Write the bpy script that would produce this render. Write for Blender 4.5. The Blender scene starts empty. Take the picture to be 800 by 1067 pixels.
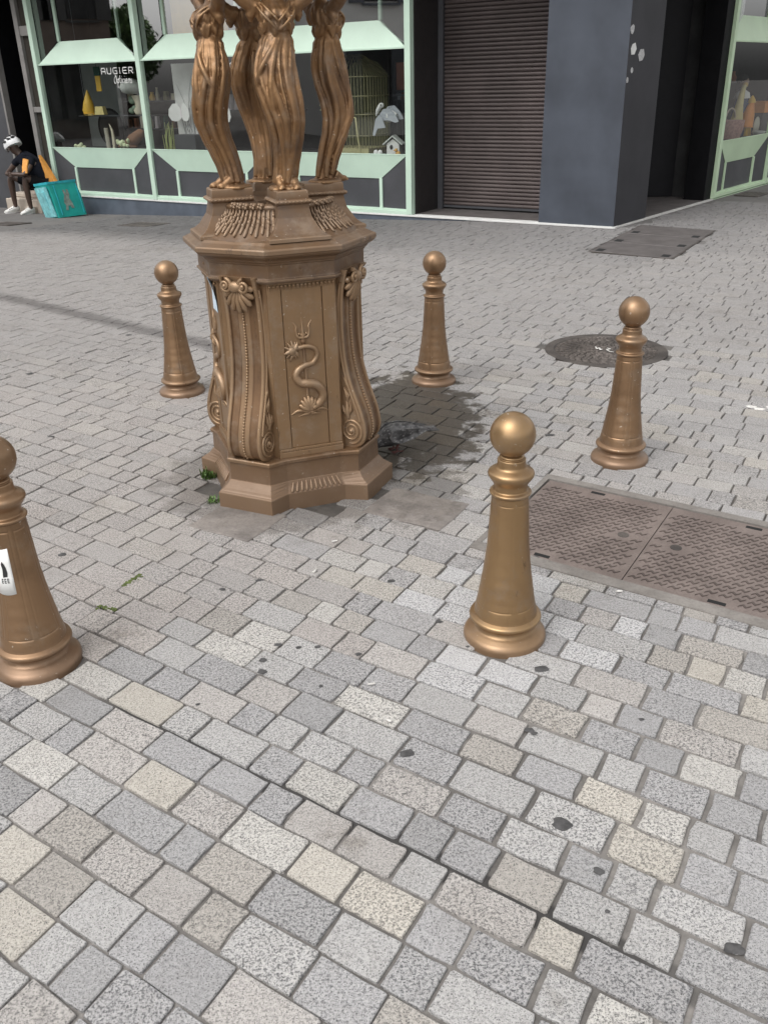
import bpy, bmesh, math, random
from math import sin, cos, pi, radians, sqrt, exp, atan2
from mathutils import Vector, Matrix, noise as mnoise
random.seed(7)
SC = bpy.context.scene
COL = SC.collection

# ------------------------------------------------------------------ helpers
def link(o):
    COL.objects.link(o)
    return o

def tag(o, label=None, cat=None, group=None, kind=None):
    if label: o['label'] = label
    if cat: o['category'] = cat
    if group: o['group'] = group
    if kind: o['kind'] = kind
    return o

def thing(name, label, cat, loc=(0, 0, 0), rz=0.0, group=None):
    o = link(bpy.data.objects.new(name, None))
    o.empty_display_size = .1
    o.location = loc
    o.rotation_euler = (0, 0, rz)
    return tag(o, label, cat, group)

def copy_tree(o, parent=None):
    c = o.copy()
    COL.objects.link(c)
    if parent is not None:
        c.parent = parent
    for ch in list(o.children):
        copy_tree(ch, c)
    return c

class MB:
    """collects shapes; build() links them as ONE mesh object"""
    def __init__(s):
        s.v = []; s.f = []; s.m = []; s.sm = []
    def add(s, vs, fs, mi=0, smooth=False):
        b = len(s.v)
        s.v += [tuple(p) for p in vs]
        for f in fs:
            s.f.append(tuple(i + b for i in f)); s.m.append(mi); s.sm.append(smooth)
    def box(s, a, b, mi=0, M=None):
        x0, y0, z0 = a; x1, y1, z1 = b
        vs = [Vector(p) for p in ((x0,y0,z0),(x1,y0,z0),(x1,y1,z0),(x0,y1,z0),(x0,y0,z1),(x1,y0,z1),(x1,y1,z1),(x0,y1,z1))]
        if M is not None: vs = [M @ p for p in vs]
        s.add(vs, [(3,2,1,0),(4,5,6,7),(0,1,5,4),(1,2,6,5),(2,3,7,6),(3,0,4,7)], mi)
    def rings(s, rr, cap=True, mi=0, smooth=False, closed=True):
        n = len(rr[0]); vs = [p for r in rr for p in r]; fs = []
        for i in range(len(rr) - 1):
            for j in range(n if closed else n - 1):
                k = (j + 1) % n
                fs.append((i*n + j, i*n + k, (i+1)*n + k, (i+1)*n + j))
        s.add(vs, fs, mi, smooth)
        if cap:
            s.add(rr[0], [tuple(range(n - 1, -1, -1))], mi)
            s.add(rr[-1], [tuple(range(n))], mi)
    def lathe(s, prof, seg=32, mi=0, c=(0, 0, 0), smooth=True, cap=True, rf=None, M=None):
        rr = []
        for (z, r) in prof:
            ring = []
            for k in range(seg):
                a = 2*pi*k/seg
                q = r if rf is None else rf(a, z, r)
                p = Vector((c[0] + q*cos(a), c[1] + q*sin(a), c[2] + z))
                ring.append(M @ p if M is not None else p)
            rr.append(ring)
        s.rings(rr, cap, mi, smooth)
    def tube(s, pts, rad, seg=8, mi=0, smooth=True, flat=1.0):
        pts = [Vector(p) for p in pts]; n = len(pts)
        if not isinstance(rad, (list, tuple)): rad = [rad]*n
        rr = []; up = Vector((0.13, 0.21, 1)).normalized()
        for i, p in enumerate(pts):
            d = (pts[min(i+1, n-1)] - pts[max(i-1, 0)]).normalized()
            e = d.cross(up)
            if e.length < 1e-3: e = d.cross(Vector((1, 0, 0)))
            e.normalize(); g = e.cross(d).normalized(); up = g
            rr.append([p + (e*cos(2*pi*k/seg) + g*sin(2*pi*k/seg)*flat)*rad[i] for k in range(seg)])
        s.rings(rr, True, mi, smooth)
    def ball(s, c, r, mi=0, seg=14, M=None):
        if not isinstance(r, (tuple, list)): r = (r, r, r)
        n = max(6, seg//2); rr = []
        for i in range(n + 1):
            t = -pi/2 + pi*i/n; cr = max(cos(t), .02)
            ring = []
            for k in range(seg):
                p = Vector((r[0]*cr*cos(2*pi*k/seg), r[1]*cr*sin(2*pi*k/seg), r[2]*sin(t)))
                if M is not None: p = M @ p
                ring.append(p + Vector(c))
            rr.append(ring)
        s.rings(rr, True, mi, True)
    def xf(s, M):
        s.v = [tuple(M @ Vector(p)) for p in s.v]; return s
    def mesh(s, name, mats):
        me = bpy.data.meshes.new(name)
        me.from_pydata(s.v, [], s.f)
        for m in (mats if isinstance(mats, (list, tuple)) else [mats]): me.materials.append(m)
        me.polygons.foreach_set('material_index', s.m)
        me.polygons.foreach_set('use_smooth', s.sm)
        me.update()
        return me
    def build(s, name, mats, parent=None, fix=True):
        me = s.mesh(name, mats)
        if fix:
            bm = bmesh.new(); bm.from_mesh(me)
            bmesh.ops.recalc_face_normals(bm, faces=bm.faces)
            bm.to_mesh(me); bm.free()
        o = link(bpy.data.objects.new(name, me))
        if parent is not None: o.parent = parent
        return o

def bevel(o, w=.004, seg=2, ang=40):
    m = o.modifiers.new('edge', 'BEVEL'); m.width = w; m.segments = seg
    m.limit_method = 'ANGLE'; m.angle_limit = radians(ang)
    return o

def catmull(pts, n=8):
    pts = [Vector(p) for p in pts]; out = []
    P = [pts[0]*2 - pts[1]] + pts + [pts[-1]*2 - pts[-2]]
    for i in range(1, len(P) - 2):
        for k in range(n):
            t = k/n; a, b, c, d = P[i-1], P[i], P[i+1], P[i+2]
            out.append(.5*((2*b) + (c - a)*t + (2*a - 5*b + 4*c - d)*t*t + (3*b - a - 3*c + d)*t**3))
    out.append(pts[-1])
    return out

def lerp_tab(tab, x):
    if x <= tab[0][0]: return tab[0][1:]
    for a, b in zip(tab, tab[1:]):
        if x <= b[0]:
            t = (x - a[0])/(b[0] - a[0]); t = t*t*(3 - 2*t)*.5 + t*.5
            return tuple(p + (q - p)*t for p, q in zip(a[1:], b[1:]))
    return tab[-1][1:]

def sstep(a, b, x):
    t = min(max((x - a)/(b - a), 0), 1)
    return t*t*(3 - 2*t)

# ------------------------------------------------------------------ materials
class NT:
    def __init__(s, name):
        s.mat = bpy.data.materials.new(name); s.mat.use_nodes = True
        s.t = s.mat.node_tree; s.n = s.t.nodes; s.L = s.t.links
        s.bsdf = s.n['Principled BSDF']; s.out = s.n['Material Output']
    def new(s, typ, **kw):
        n = s.n.new(typ)
        for k, v in kw.items(): setattr(n, k, v)
        return n
    def set(s, sock, v):
        if isinstance(v, bpy.types.NodeSocket): s.L.new(v, sock)
        else: sock.default_value = v
    def pos(s):
        return s.new('ShaderNodeNewGeometry').outputs['Position']
    def obj(s):
        return s.new('ShaderNodeTexCoord').outputs['Object']
    def noise(s, vec, scale, detail=2, rough=.5, out='Fac'):
        n = s.new('ShaderNodeTexNoise'); s.set(n.inputs['Vector'], vec)
        n.inputs['Scale'].default_value = scale; n.inputs['Detail'].default_value = detail; n.inputs['Roughness'].default_value = rough
        return n.outputs[out]
    def math(s, op, a, b=None, c=None, clamp=False):
        n = s.new('ShaderNodeMath', operation=op, use_clamp=clamp)
        s.set(n.inputs[0], a)
        if b is not None: s.set(n.inputs[1], b)
        if c is not None: s.set(n.inputs[2], c)
        return n.outputs[0]
    def vmath(s, op, a, b=None):
        n = s.new('ShaderNodeVectorMath', operation=op)
        s.set(n.inputs[0], a)
        if b is not None: s.set(n.inputs[1], b)
        return n.outputs['Value'] if op in ('LENGTH', 'DOT_PRODUCT', 'DISTANCE') else n.outputs['Vector']
    def rng(s, v, a, b, c=0., d=1., smooth=True):
        n = s.new('ShaderNodeMapRange', interpolation_type='SMOOTHSTEP' if smooth else 'LINEAR')
        s.set(n.inputs[0], v)
        for i, q in enumerate((a, b, c, d)): n.inputs[i + 1].default_value = q
        return n.outputs[0]
    def mix(s, f, a, b, mode='MIX'):
        n = s.new('ShaderNodeMix', data_type='RGBA', blend_type=mode)
        s.set(n.inputs[0], f)
        for k, v in ((6, a), (7, b)):
            if isinstance(v, (tuple, list)) and len(v) == 3: v = (*v, 1)
            s.set(n.inputs[k], v)
        return n.outputs[2]
    def bump(s, h, strength=.3, dist=.01):
        n = s.new('ShaderNodeBump'); n.inputs['Strength'].default_value = strength; n.inputs['Distance'].default_value = dist
        s.set(n.inputs['Height'], h); s.L.new(n.outputs[0], s.bsdf.inputs['Normal'])
    def base(s, v): s.set(s.bsdf.inputs['Base Color'], (*v, 1) if isinstance(v, tuple) and len(v) == 3 else v)
    def rough(s, v): s.set(s.bsdf.inputs['Roughness'], v)
    def metal(s, v): s.set(s.bsdf.inputs['Metallic'], v)

def simple(name, col, rough=.6, metal=0., var=.12, scale=6., bump=0., spec=None):
    m = NT(name); p = m.obj()
    f = m.noise(p, scale, 4, .6)
    dark = tuple(c*(1 - var) for c in col); lite = tuple(min(1, c*(1 + var)) for c in col)
    m.base(m.mix(m.rng(f, .3, .7), dark, lite))
    m.rough(m.math('ADD', m.math('MULTIPLY', m.noise(p, scale*3, 3), .16), max(rough - .08, .02)))
    m.metal(metal)
    if spec is not None: m.bsdf.inputs['Specular IOR Level'].default_value = spec
    if bump: m.bump(m.noise(p, scale*12, 4), bump, .004)
    return m.mat

def bronze(name, col, dark, metal=.75, rough=.36, dirt=.6, wear=.35, worn=(.62, .44, .25), low=None):
    m = NT(name); p = m.obj()
    oi = m.new('ShaderNodeObjectInfo').outputs['Random']
    p0 = p; p = m.vmath('ADD', p, m.vmath('MULTIPLY', (7.3, 3.1, 5.7), oi))
    big = m.noise(p, 5, 5, .65); fine = m.noise(p, 38, 5, .7); streak = m.noise(m.vmath('MULTIPLY', p, (30, 30, 3)), 1.3, 3)
    c = m.mix(m.math('MULTIPLY', m.rng(big, .42, .72), dirt), col, dark)
    c = m.mix(m.math('MULTIPLY', m.rng(streak, .55, .8), dirt*.7), c, dark)
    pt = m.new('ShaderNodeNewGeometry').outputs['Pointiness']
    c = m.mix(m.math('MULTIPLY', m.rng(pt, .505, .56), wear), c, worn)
    scuff = m.math('MULTIPLY', m.rng(m.noise(m.vmath('MULTIPLY', p, (1, 1, .35)), 22, 5, .75), .60, .68), m.rng(m.noise(p, 3.3, 2), .45, .6))
    c = m.mix(m.math('MULTIPLY', scuff, .8), c, tuple(x*.62 for x in dark))
    dust = m.math('MULTIPLY', m.rng(m.noise(p, 11, 5, .7), .48, .70), .42)
    c = m.mix(dust, c, (.30, .235, .175))
    # flecks where the paint has chipped
    chip = m.math('MULTIPLY', m.rng(m.noise(p, 85, 2), .70, .725), m.rng(m.noise(p, 7, 2), .47, .58))
    c = m.mix(m.math('MULTIPLY', chip, .8), c, (.55, .48, .40))
    if low is not None:
        sep = m.new('ShaderNodeSeparateXYZ'); m.L.new(p0, sep.inputs[0])
        f = m.math('MULTIPLY', m.rng(m.math('ADD', sep.outputs[2], m.math('MULTIPLY', fine, .06)), low[0], low[1], 1, 0), low[3])
        c = m.mix(f, c, low[2])
        m.metal(m.math('SUBTRACT', metal, m.math('MULTIPLY', f, metal*.6)))
    else:
        m.metal(metal)
    m.base(c)
    m.rough(m.math('ADD', m.math('MULTIPLY', fine, .22), m.math('ADD', m.math('MULTIPLY', big, .12), rough - .17)))
    m.bump(m.math('ADD', m.math('MULTIPLY', fine, .5), m.math('MULTIPLY', big, .8)), .16, .004)
    return m.mat

M = {}
M['bollard'] = bronze('bollard_bronze_paint', (.272, .168, .094), (.172, .106, .060), .70, .38, .7, .3, (.44, .30, .19),
                      low=(.02, .16, (.195, .124, .082), .7))
M['bollard_gold'] = bronze('golden_bollard_paint', (.320, .205, .104), (.215, .132, .070), .74, .36, .6, .3, (.48, .34, .20),
                      low=(.02, .11, (.215, .136, .086), .75))
M['fountain'] = bronze('fountain_bronze_paint', (.150, .084, .040), (.086, .050, .028), .48, .43, .8, .45, (.38, .25, .14),
                       low=(.10, .32, (.185, .120, .076), .8))
M['scroll'] = bronze('console_bronze_paint', (.186, .107, .056), (.105, .063, .038), .52, .42, .7, .5, (.44, .30, .18))
M['cornice'] = bronze('cornice_bronze_paint', (.158, .092, .048), (.135, .096, .072), .44, .48, .9, .45, (.38, .27, .18))
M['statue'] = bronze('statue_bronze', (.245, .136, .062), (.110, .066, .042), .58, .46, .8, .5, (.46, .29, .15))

def granite():
    m = NT('granite_setts'); p = m.pos()
    at = m.new('ShaderNodeAttribute', attribute_name='tint'); tint = at.outputs['Color']; gra = at.outputs['Alpha']
    g1 = m.noise(p, 150, 4, .72); g2 = m.noise(m.vmath('ADD', p, (7.1, 3.3, 1.7)), 300, 3, .6)
    g3 = m.noise(m.vmath('ADD', p, (2.1, 9.3, 4.7)), 42, 4, .65)
    c = m.mix(m.math('MULTIPLY', m.rng(g3, .42, .72), .30), tint, m.mix(1.0, tint, (.72, .70, .68), 'MULTIPLY'))
    c = m.mix(m.math('MULTIPLY', m.rng(g1, .50, .64), m.math('MULTIPLY', gra, .45), clamp=True), c, m.mix(1.0, c, (1.42, 1.40, 1.36), 'MULTIPLY'))
    c = m.mix(m.math('MULTIPLY', m.rng(g1, .495, .41), m.math('MULTIPLY', gra, .70), clamp=True), c, m.mix(1.0, c, (.30, .30, .31), 'MULTIPLY'))
    c = m.mix(m.math('MULTIPLY', m.rng(g2, .44, .36), .8), c, (.035, .035, .036))
    # a few setts carry a stain of their own, running over the joints
    st = m.noise(m.vmath('ADD', p, (3.7, 1.3, 0.)), 2.6, 5, .75)
    c = m.mix(m.math('MULTIPLY', m.rng(st, .60, .70), .45), c, m.mix(1.0, c, (.55, .52, .48), 'MULTIPLY'))
    # street grime in soft patches
    gr = m.noise(p, 1.1, 5, .65); gr2 = m.noise(p, 4.5, 4, .7)
    c = m.mix(m.math('MULTIPLY', m.rng(gr, .5, .78), .42), c, m.mix(1.0, c, (.60, .57, .53), 'MULTIPLY'))
    c = m.mix(m.math('MULTIPLY', m.rng(gr2, .56, .8), .4), c, m.mix(1.0, c, (.62, .60, .58), 'MULTIPLY'))
    wet, gut = wetmask(m, p)
    c = m.mix(wet, c, m.mix(1.0, c, (.25, .228, .198), 'MULTIPLY'))
    c = m.mix(m.math('MULTIPLY', gut, .75), c, m.mix(1.0, c, (.38, .37, .37), 'MULTIPLY'))
    m.bsdf.inputs['Specular IOR Level'].default_value = .28
    m.base(c)
    m.rough(m.math('SUBTRACT', m.math('ADD', m.math('MULTIPLY', g2, .25), .62), m.math('MULTIPLY', wet, .30)))
    m.bump(m.math('ADD', m.math('MULTIPLY', g1, .5), m.math('MULTIPLY', g3, 1.2)), .55, .006)
    return m.mat

def wetmask(m, p):
    """water spilled from the fountain, a darker ring round its foot, and the darker gutter line"""
    nz = m.noise(p, 8.5, 6, .72)
    sep = m.new('ShaderNodeSeparateXYZ'); m.L.new(p, sep.inputs[0])
    x, y = sep.outputs[0], sep.outputs[1]
    def ell(cx, cy, rx, ry, amp):
        a = m.math('POWER', m.math('ABSOLUTE', m.math('DIVIDE', m.math('SUBTRACT', x, cx), rx)), 2.)
        b = m.math('POWER', m.math('ABSOLUTE', m.math('DIVIDE', m.math('SUBTRACT', y, cy), ry)), 2.)
        d = m.math('SQRT', m.math('ADD', a, b))
        return m.rng(m.math('ADD', d, m.math('MULTIPLY', m.math('SUBTRACT', nz, .5), amp)), 1.06, .80)
    w = m.math('MAXIMUM', ell(.15, 4.42, .40, .82, 2.1), m.math('MULTIPLY', ell(.16, 3.55, .20, .38, 2.2), .55))
    w = m.math('MAXIMUM', w, m.math('MULTIPLY', ell(-.40, 3.70, .62, .62, 1.0), .5))  # darker ring round the fountain's foot
    # gutter: distance to a line through (-2.94,7.49) and (-1.0,5.82)
    d = m.math('ABSOLUTE', m.math('ADD', m.math('ADD', m.math('MULTIPLY', x, .652), m.math('MULTIPLY', y, .758)), -3.76))
    al = m.math('ADD', m.math('MULTIPLY', x, .758), m.math('MULTIPLY', y, -.652))
    g = m.math('MULTIPLY', m.rng(m.math('ADD', d, m.math('MULTIPLY', nz, .12)), .20, .08), m.rng(al, -4.2, -5.0, 1, 1))
    g = m.math('MULTIPLY', g, m.math('MULTIPLY', m.rng(al, -8.2, -7.4), m.rng(al, -3.2, -4.6)))
    return w, g

def mortar():
    m = NT('mortar_ground'); p = m.pos()
    a = m.noise(p, 2.2, 5, .65); b = m.noise(p, 60, 4, .7); e = m.noise(p, 9, 4, .6)
    c = m.mix(m.rng(a, .40, .62), (.120, .111, .103), (.235, .219, .203))
    c = m.mix(m.math('MULTIPLY', m.rng(b, .35, .7), .5), c, m.mix(1.0, c, (.6, .6, .6), 'MULTIPLY'))
    c = m.mix(m.math('MULTIPLY', m.rng(e, .58, .75), .7), c, (.075, .07, .066))
    sep = m.new('ShaderNodeSeparateXYZ'); m.L.new(p, sep.inputs[0])
    x, y = sep.outputs[0], sep.outputs[1]
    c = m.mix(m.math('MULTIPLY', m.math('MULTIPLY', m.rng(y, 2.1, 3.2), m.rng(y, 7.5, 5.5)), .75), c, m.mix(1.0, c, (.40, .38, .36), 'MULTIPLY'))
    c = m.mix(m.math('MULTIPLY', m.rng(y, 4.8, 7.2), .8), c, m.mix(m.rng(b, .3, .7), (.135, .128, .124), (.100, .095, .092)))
    # the joint that has lost its mortar, running across the foreground
    d = m.math('ABSOLUTE', m.math('ADD', m.math('ADD', m.math('MULTIPLY', x, .559), m.math('MULTIPLY', y, .829)), -1.262))
    cr = m.math('MULTIPLY', m.rng(d, .045, .03), m.math('MULTIPLY', m.math('MULTIPLY', m.rng(x, -.85, -.75), m.rng(x, .80, .40)), m.rng(e, .30, .42)))
    c = m.mix(m.math('MULTIPLY', cr, .9), c, (.035, .033, .032))
    wet, gut = wetmask(m, p)
    c = m.mix(wet, c, m.mix(1.0, c, (.18, .17, .155), 'MULTIPLY'))
    c = m.mix(gut, c, m.mix(1.0, c, (.35, .35, .35), 'MULTIPLY'))
    m.base(c); m.rough(m.math('SUBTRACT', .9, m.math('MULTIPLY', wet, .4)))
    m.bump(m.math('ADD', b, m.math('MULTIPLY', e, 2.)), .5, .006)
    return m.mat

def concrete(name, c0, c1, sc=5.):
    m = NT(name); p = m.pos()
    a = m.noise(p, sc, 5, .65); b = m.noise(p, 90, 4, .7); e = m.noise(p, 24, 3, .6)
    c = m.mix(m.rng(a, .35, .65), c0, c1)
    c = m.mix(m.math('MULTIPLY', m.rng(b, .4, .7), .5), c, m.mix(1.0, c, (.62, .62, .62), 'MULTIPLY'))
    c = m.mix(m.math('MULTIPLY', m.rng(e, .6, .75), .5), c, tuple(x*.5 for x in c0))
    wet, gut = wetmask(m, p)
    c = m.mix(m.math('MULTIPLY', wet, .75), c, m.mix(1.0, c, (.45, .42, .38), 'MULTIPLY'))
    m.base(c); m.rough(.85); m.bump(m.math('ADD', a, b), .5, .005)
    return m.mat

def rustiron(name, c0, c1, rough=.6, metal=.2):
    m = NT(name); p = m.pos()
    a = m.noise(p, 6, 5, .65); b = m.noise(p, 120, 4, .7)
    c = m.mix(m.rng(a, .35, .65), c0, c1)
    c = m.mix(m.math('MULTIPLY', m.rng(b, .45, .7), .5), c, m.mix(1.0, c, (.55, .55, .55), 'MULTIPLY'))
    m.base(c); m.rough(m.math('ADD', m.math('MULTIPLY', b, .25), rough - .1)); m.metal(metal)
    m.bump(b, .4, .003)
    return m.mat

def glass(name, r0=.05, tint=(.80, .84, .82)):
    m = NT(name)
    tr = m.new('ShaderNodeBsdfTransparent'); tr.inputs[0].default_value = (*tint, 1)
    gl = m.new('ShaderNodeBsdfGlossy'); gl.inputs['Roughness'].default_value = .015
    lw = m.new('ShaderNodeLayerWeight'); lw.inputs['Blend'].default_value = .5
    fr = m.math('ADD', r0, m.math('MULTIPLY', m.math('POWER', lw.outputs['Facing'], 5.), 1 - r0), clamp=True)
    mx = m.new('ShaderNodeMixShader')
    m.L.new(fr, mx.inputs[0]); m.L.new(tr.outputs[0], mx.inputs[1]); m.L.new(gl.outputs[0], mx.inputs[2])
    m.L.new(mx.outputs[0], m.out.inputs['Surface']); m.n.remove(m.bsdf)
    return m.mat

M['granite'] = granite(); M['mortar'] = mortar()
M['concrete'] = concrete('cover_surround_concrete', (.168, .152, .138), (.232, .214, .196))
M['slab'] = concrete('foundation_slab', (.165, .147, .135), (.25, .224, .204), 7)
M['iron'] = rustiron('worn_iron_plate', (.165, .132, .118), (.225, .183, .165), .55, .25)
M['tread'] = rustiron('tread_iron', (.075, .058, .052), (.12, .095, .085), .6, .25)  # bars darker than the plate: recess shading put into their colour
M['iron_dark'] = rustiron('dark_cast_iron', (.06, .052, .048), (.12, .105, .095), .55, .35)
M['iron_grey'] = rustiron('grey_cover_plate', (.10, .09, .086), (.135, .122, .118), .6, .2)
M['hole'] = simple('black_recess', (.008, .008, .008), .9)
M['green'] = simple('pale_green_paint', (.49, .63, .52), .42, 0, .05, 2.)
M['green_dull'] = simple('dull_green_paint', (.50, .64, .44), .45, 0, .05, 2.)
M['white'] = simple('white_paint', (.66, .66, .64), .45, 0, .05)
M['glass'] = glass('shop_glass', .18, (.86, .89, .87))
M['glass_up'] = glass('upper_shop_glass', .42)
M['tile'] = simple('blue_grey_plinth_tile', (.085, .10, .125), .45, 0, .18, 3., .05)
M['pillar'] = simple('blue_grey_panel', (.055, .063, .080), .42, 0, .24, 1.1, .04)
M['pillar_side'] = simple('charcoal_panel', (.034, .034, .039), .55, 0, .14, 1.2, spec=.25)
M['shutter'] = simple('brown_grey_shutter', (.086, .068, .065), .48, .35, .22, 1.3)
M['black'] = simple('black_lacquer', (.006, .006, .007), .6, 0, .2, spec=.12)
M['dark'] = simple('dark_interior', (.045, .045, .046), .8, 0, .25, 2., spec=.1)
M['darkgrey'] = simple('dark_grey_panel', (.055, .056, .062), .5, 0, .15, 2.)
M['steel'] = simple('brushed_steel', (.36, .38, .40), .38, .8, .1, 9.)
M['grey_frame'] = simple('grey_door_frame', (.21, .20, .19), .5, .1, .12, 5.)
M['brass'] = simple('polished_brass', (.85, .62, .22), .25, 1., .05)
M['wall'] = simple('cream_render_wall', (.50, .47, .42), .85, 0, .08, .7)
M['stone'] = simple('beige_step_stone', (.42, .36, .30), .8, 0, .15, 5., .15)
M['sticker'] = simple('white_sticker', (.74, .74, .72), .5, 0, .05)
M['ink'] = simple('black_print', (.02, .02, .02), .6)
M['greysticker'] = simple('torn_grey_sticker', (.42, .42, .42), .7, 0, .25, 60.)
M['gum'] = simple('trodden_gum', (.062, .060, .060), .8, 0, .35, 40., .3)
M['dropping'] = simple('bird_lime', (.60, .58, .55), .8, 0, .25, 60.)
M['leaf'] = simple('weed_green', (.075, .14, .028), .6, 0, .4, 60.)
M['moss'] = simple('moss_green', (.085, .11, .03), .9, 0, .4, 60., .5)

# ------------------------------------------------------------------ camera (solved from the photograph's bollards and verticals)
PITCH, ROLL, CAMH = .453772858, -.0270300650, 1.6
fw = Vector((0, cos(PITCH), -sin(PITCH))); rt = Vector((1, 0, 0)); up = rt.cross(fw)
R2 = rt*cos(ROLL) + up*sin(ROLL); U2 = -rt*sin(ROLL) + up*cos(ROLL)
cd = bpy.data.cameras.new('camera'); cam = link(bpy.data.objects.new('camera', cd))
cd.sensor_fit = 'VERTICAL'; cd.sensor_height = 36.0; cd.sensor_width = 27.0
cd.lens = 36.0*921.024/1067.0
cd.clip_start = .05; cd.clip_end = 800
mw = Matrix((R2, U2, -fw)).transposed().to_4x4(); mw.translation = Vector((0, 0, CAMH))
cam.matrix_world = mw
SC.camera = cam

# ------------------------------------------------------------------ street frame: two shop fronts meeting at a corner
CO = Vector((2.75, 10.65, 0))
AZL, AZR = radians(147), radians(50)
DL = Vector((cos(AZL), sin(AZL), 0)); NL = Vector((-sin(AZL), cos(AZL), 0))      # along the left front, and out of it
DR = Vector((cos(AZR), sin(AZR), 0)); NR = Vector((sin(AZR), -cos(AZR), 0))
def FM(D, N, o=CO):
    m = Matrix((D, N, Vector((0, 0, 1)))).transposed().to_4x4(); m.translation = o
    return m
FL, FR = FM(DL, NL), FM(DR, NR)
def gz(x, y):
    r = Vector((x, y, 0)) - CO
    t = r.dot(DL); n = r.dot(NL)
    return -.28*min(max((t - 1.5)/7.5, 0), 1)*min(max(1 - n/6, 0), 1)

# ------------------------------------------------------------------ ground sheet and granite setts
FC = Vector((-.401, 3.699, 0)); FROT = radians(-25.2)
BOLL = [(.374, 2.37), (1.094, 3.776), (.314, 5.026), (-1.154, 4.955), (-1.088, 2.291)]
COVU = Vector((cos(radians(-34.3)), sin(radians(-34.3)), 0)); COVV = Vector((cos(radians(58)), sin(radians(58)), 0))
COVO = Vector((.378, 2.990, 0))                         # near left corner of the double plate
COVL, COVW = 1.09, .67
MH = Vector((1.46, 5.58, 0)); MHR = .352
FCO = Vector((2.15, 9.15, 0)); FCU = Vector((cos(radians(59)), sin(radians(59)), 0)); FCV = Vector((cos(radians(-38)), sin(radians(-38)), 0))

def incov(p, o, u, v, l, w, pad):
    r = p - o; det = u.x*v.y - u.y*v.x
    a = (r.x*v.y - r.y*v.x)/det; b = (u.x*r.y - u.y*r.x)/det
    return -pad < a < l + pad and -pad < b < w + pad

def build_ground():
    xs = [-160, -80, -40, -25, -16] + [-12 + .25*i for i in range(97)] + [16, 25, 40, 80, 160]
    ys = [-160, -80, -40, -20, -8, -3] + [-1 + .25*i for i in range(85)] + [24, 32, 50, 90, 160]
    b = MB(); n = len(xs)
    vs = [(x, y, gz(x, y) - .0080) for y in ys for x in xs]
    fs = [(j*n + i, j*n + i + 1, (j+1)*n + i + 1, (j+1)*n + i) for j in range(len(ys) - 1) for i in range(n - 1)]
    b.add(vs, fs, 0, True)
    tag(b.build('ground', M['mortar'], fix=False), kind='structure')

PAL = [((.328, .322, .322), 25), ((.372, .364, .356), 22), ((.425, .398, .355), 8), ((.380, .360, .342), 17), ((.310, .305, .304), 12), ((.44, .425, .40), 6), ((.345, .324, .298), 8)]
PALW = [((.375, .346, .322), 22), ((.362, .336, .318), 20), ((.405, .376, .342), 9), ((.345, .326, .312), 20), ((.366, .332, .310), 8)]
def pick(pal):
    t = random.uniform(0, sum(w for _, w in pal))
    for c, w in pal:
        t -= w
        if t <= 0: return c
    return pal[-1][0]

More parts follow.
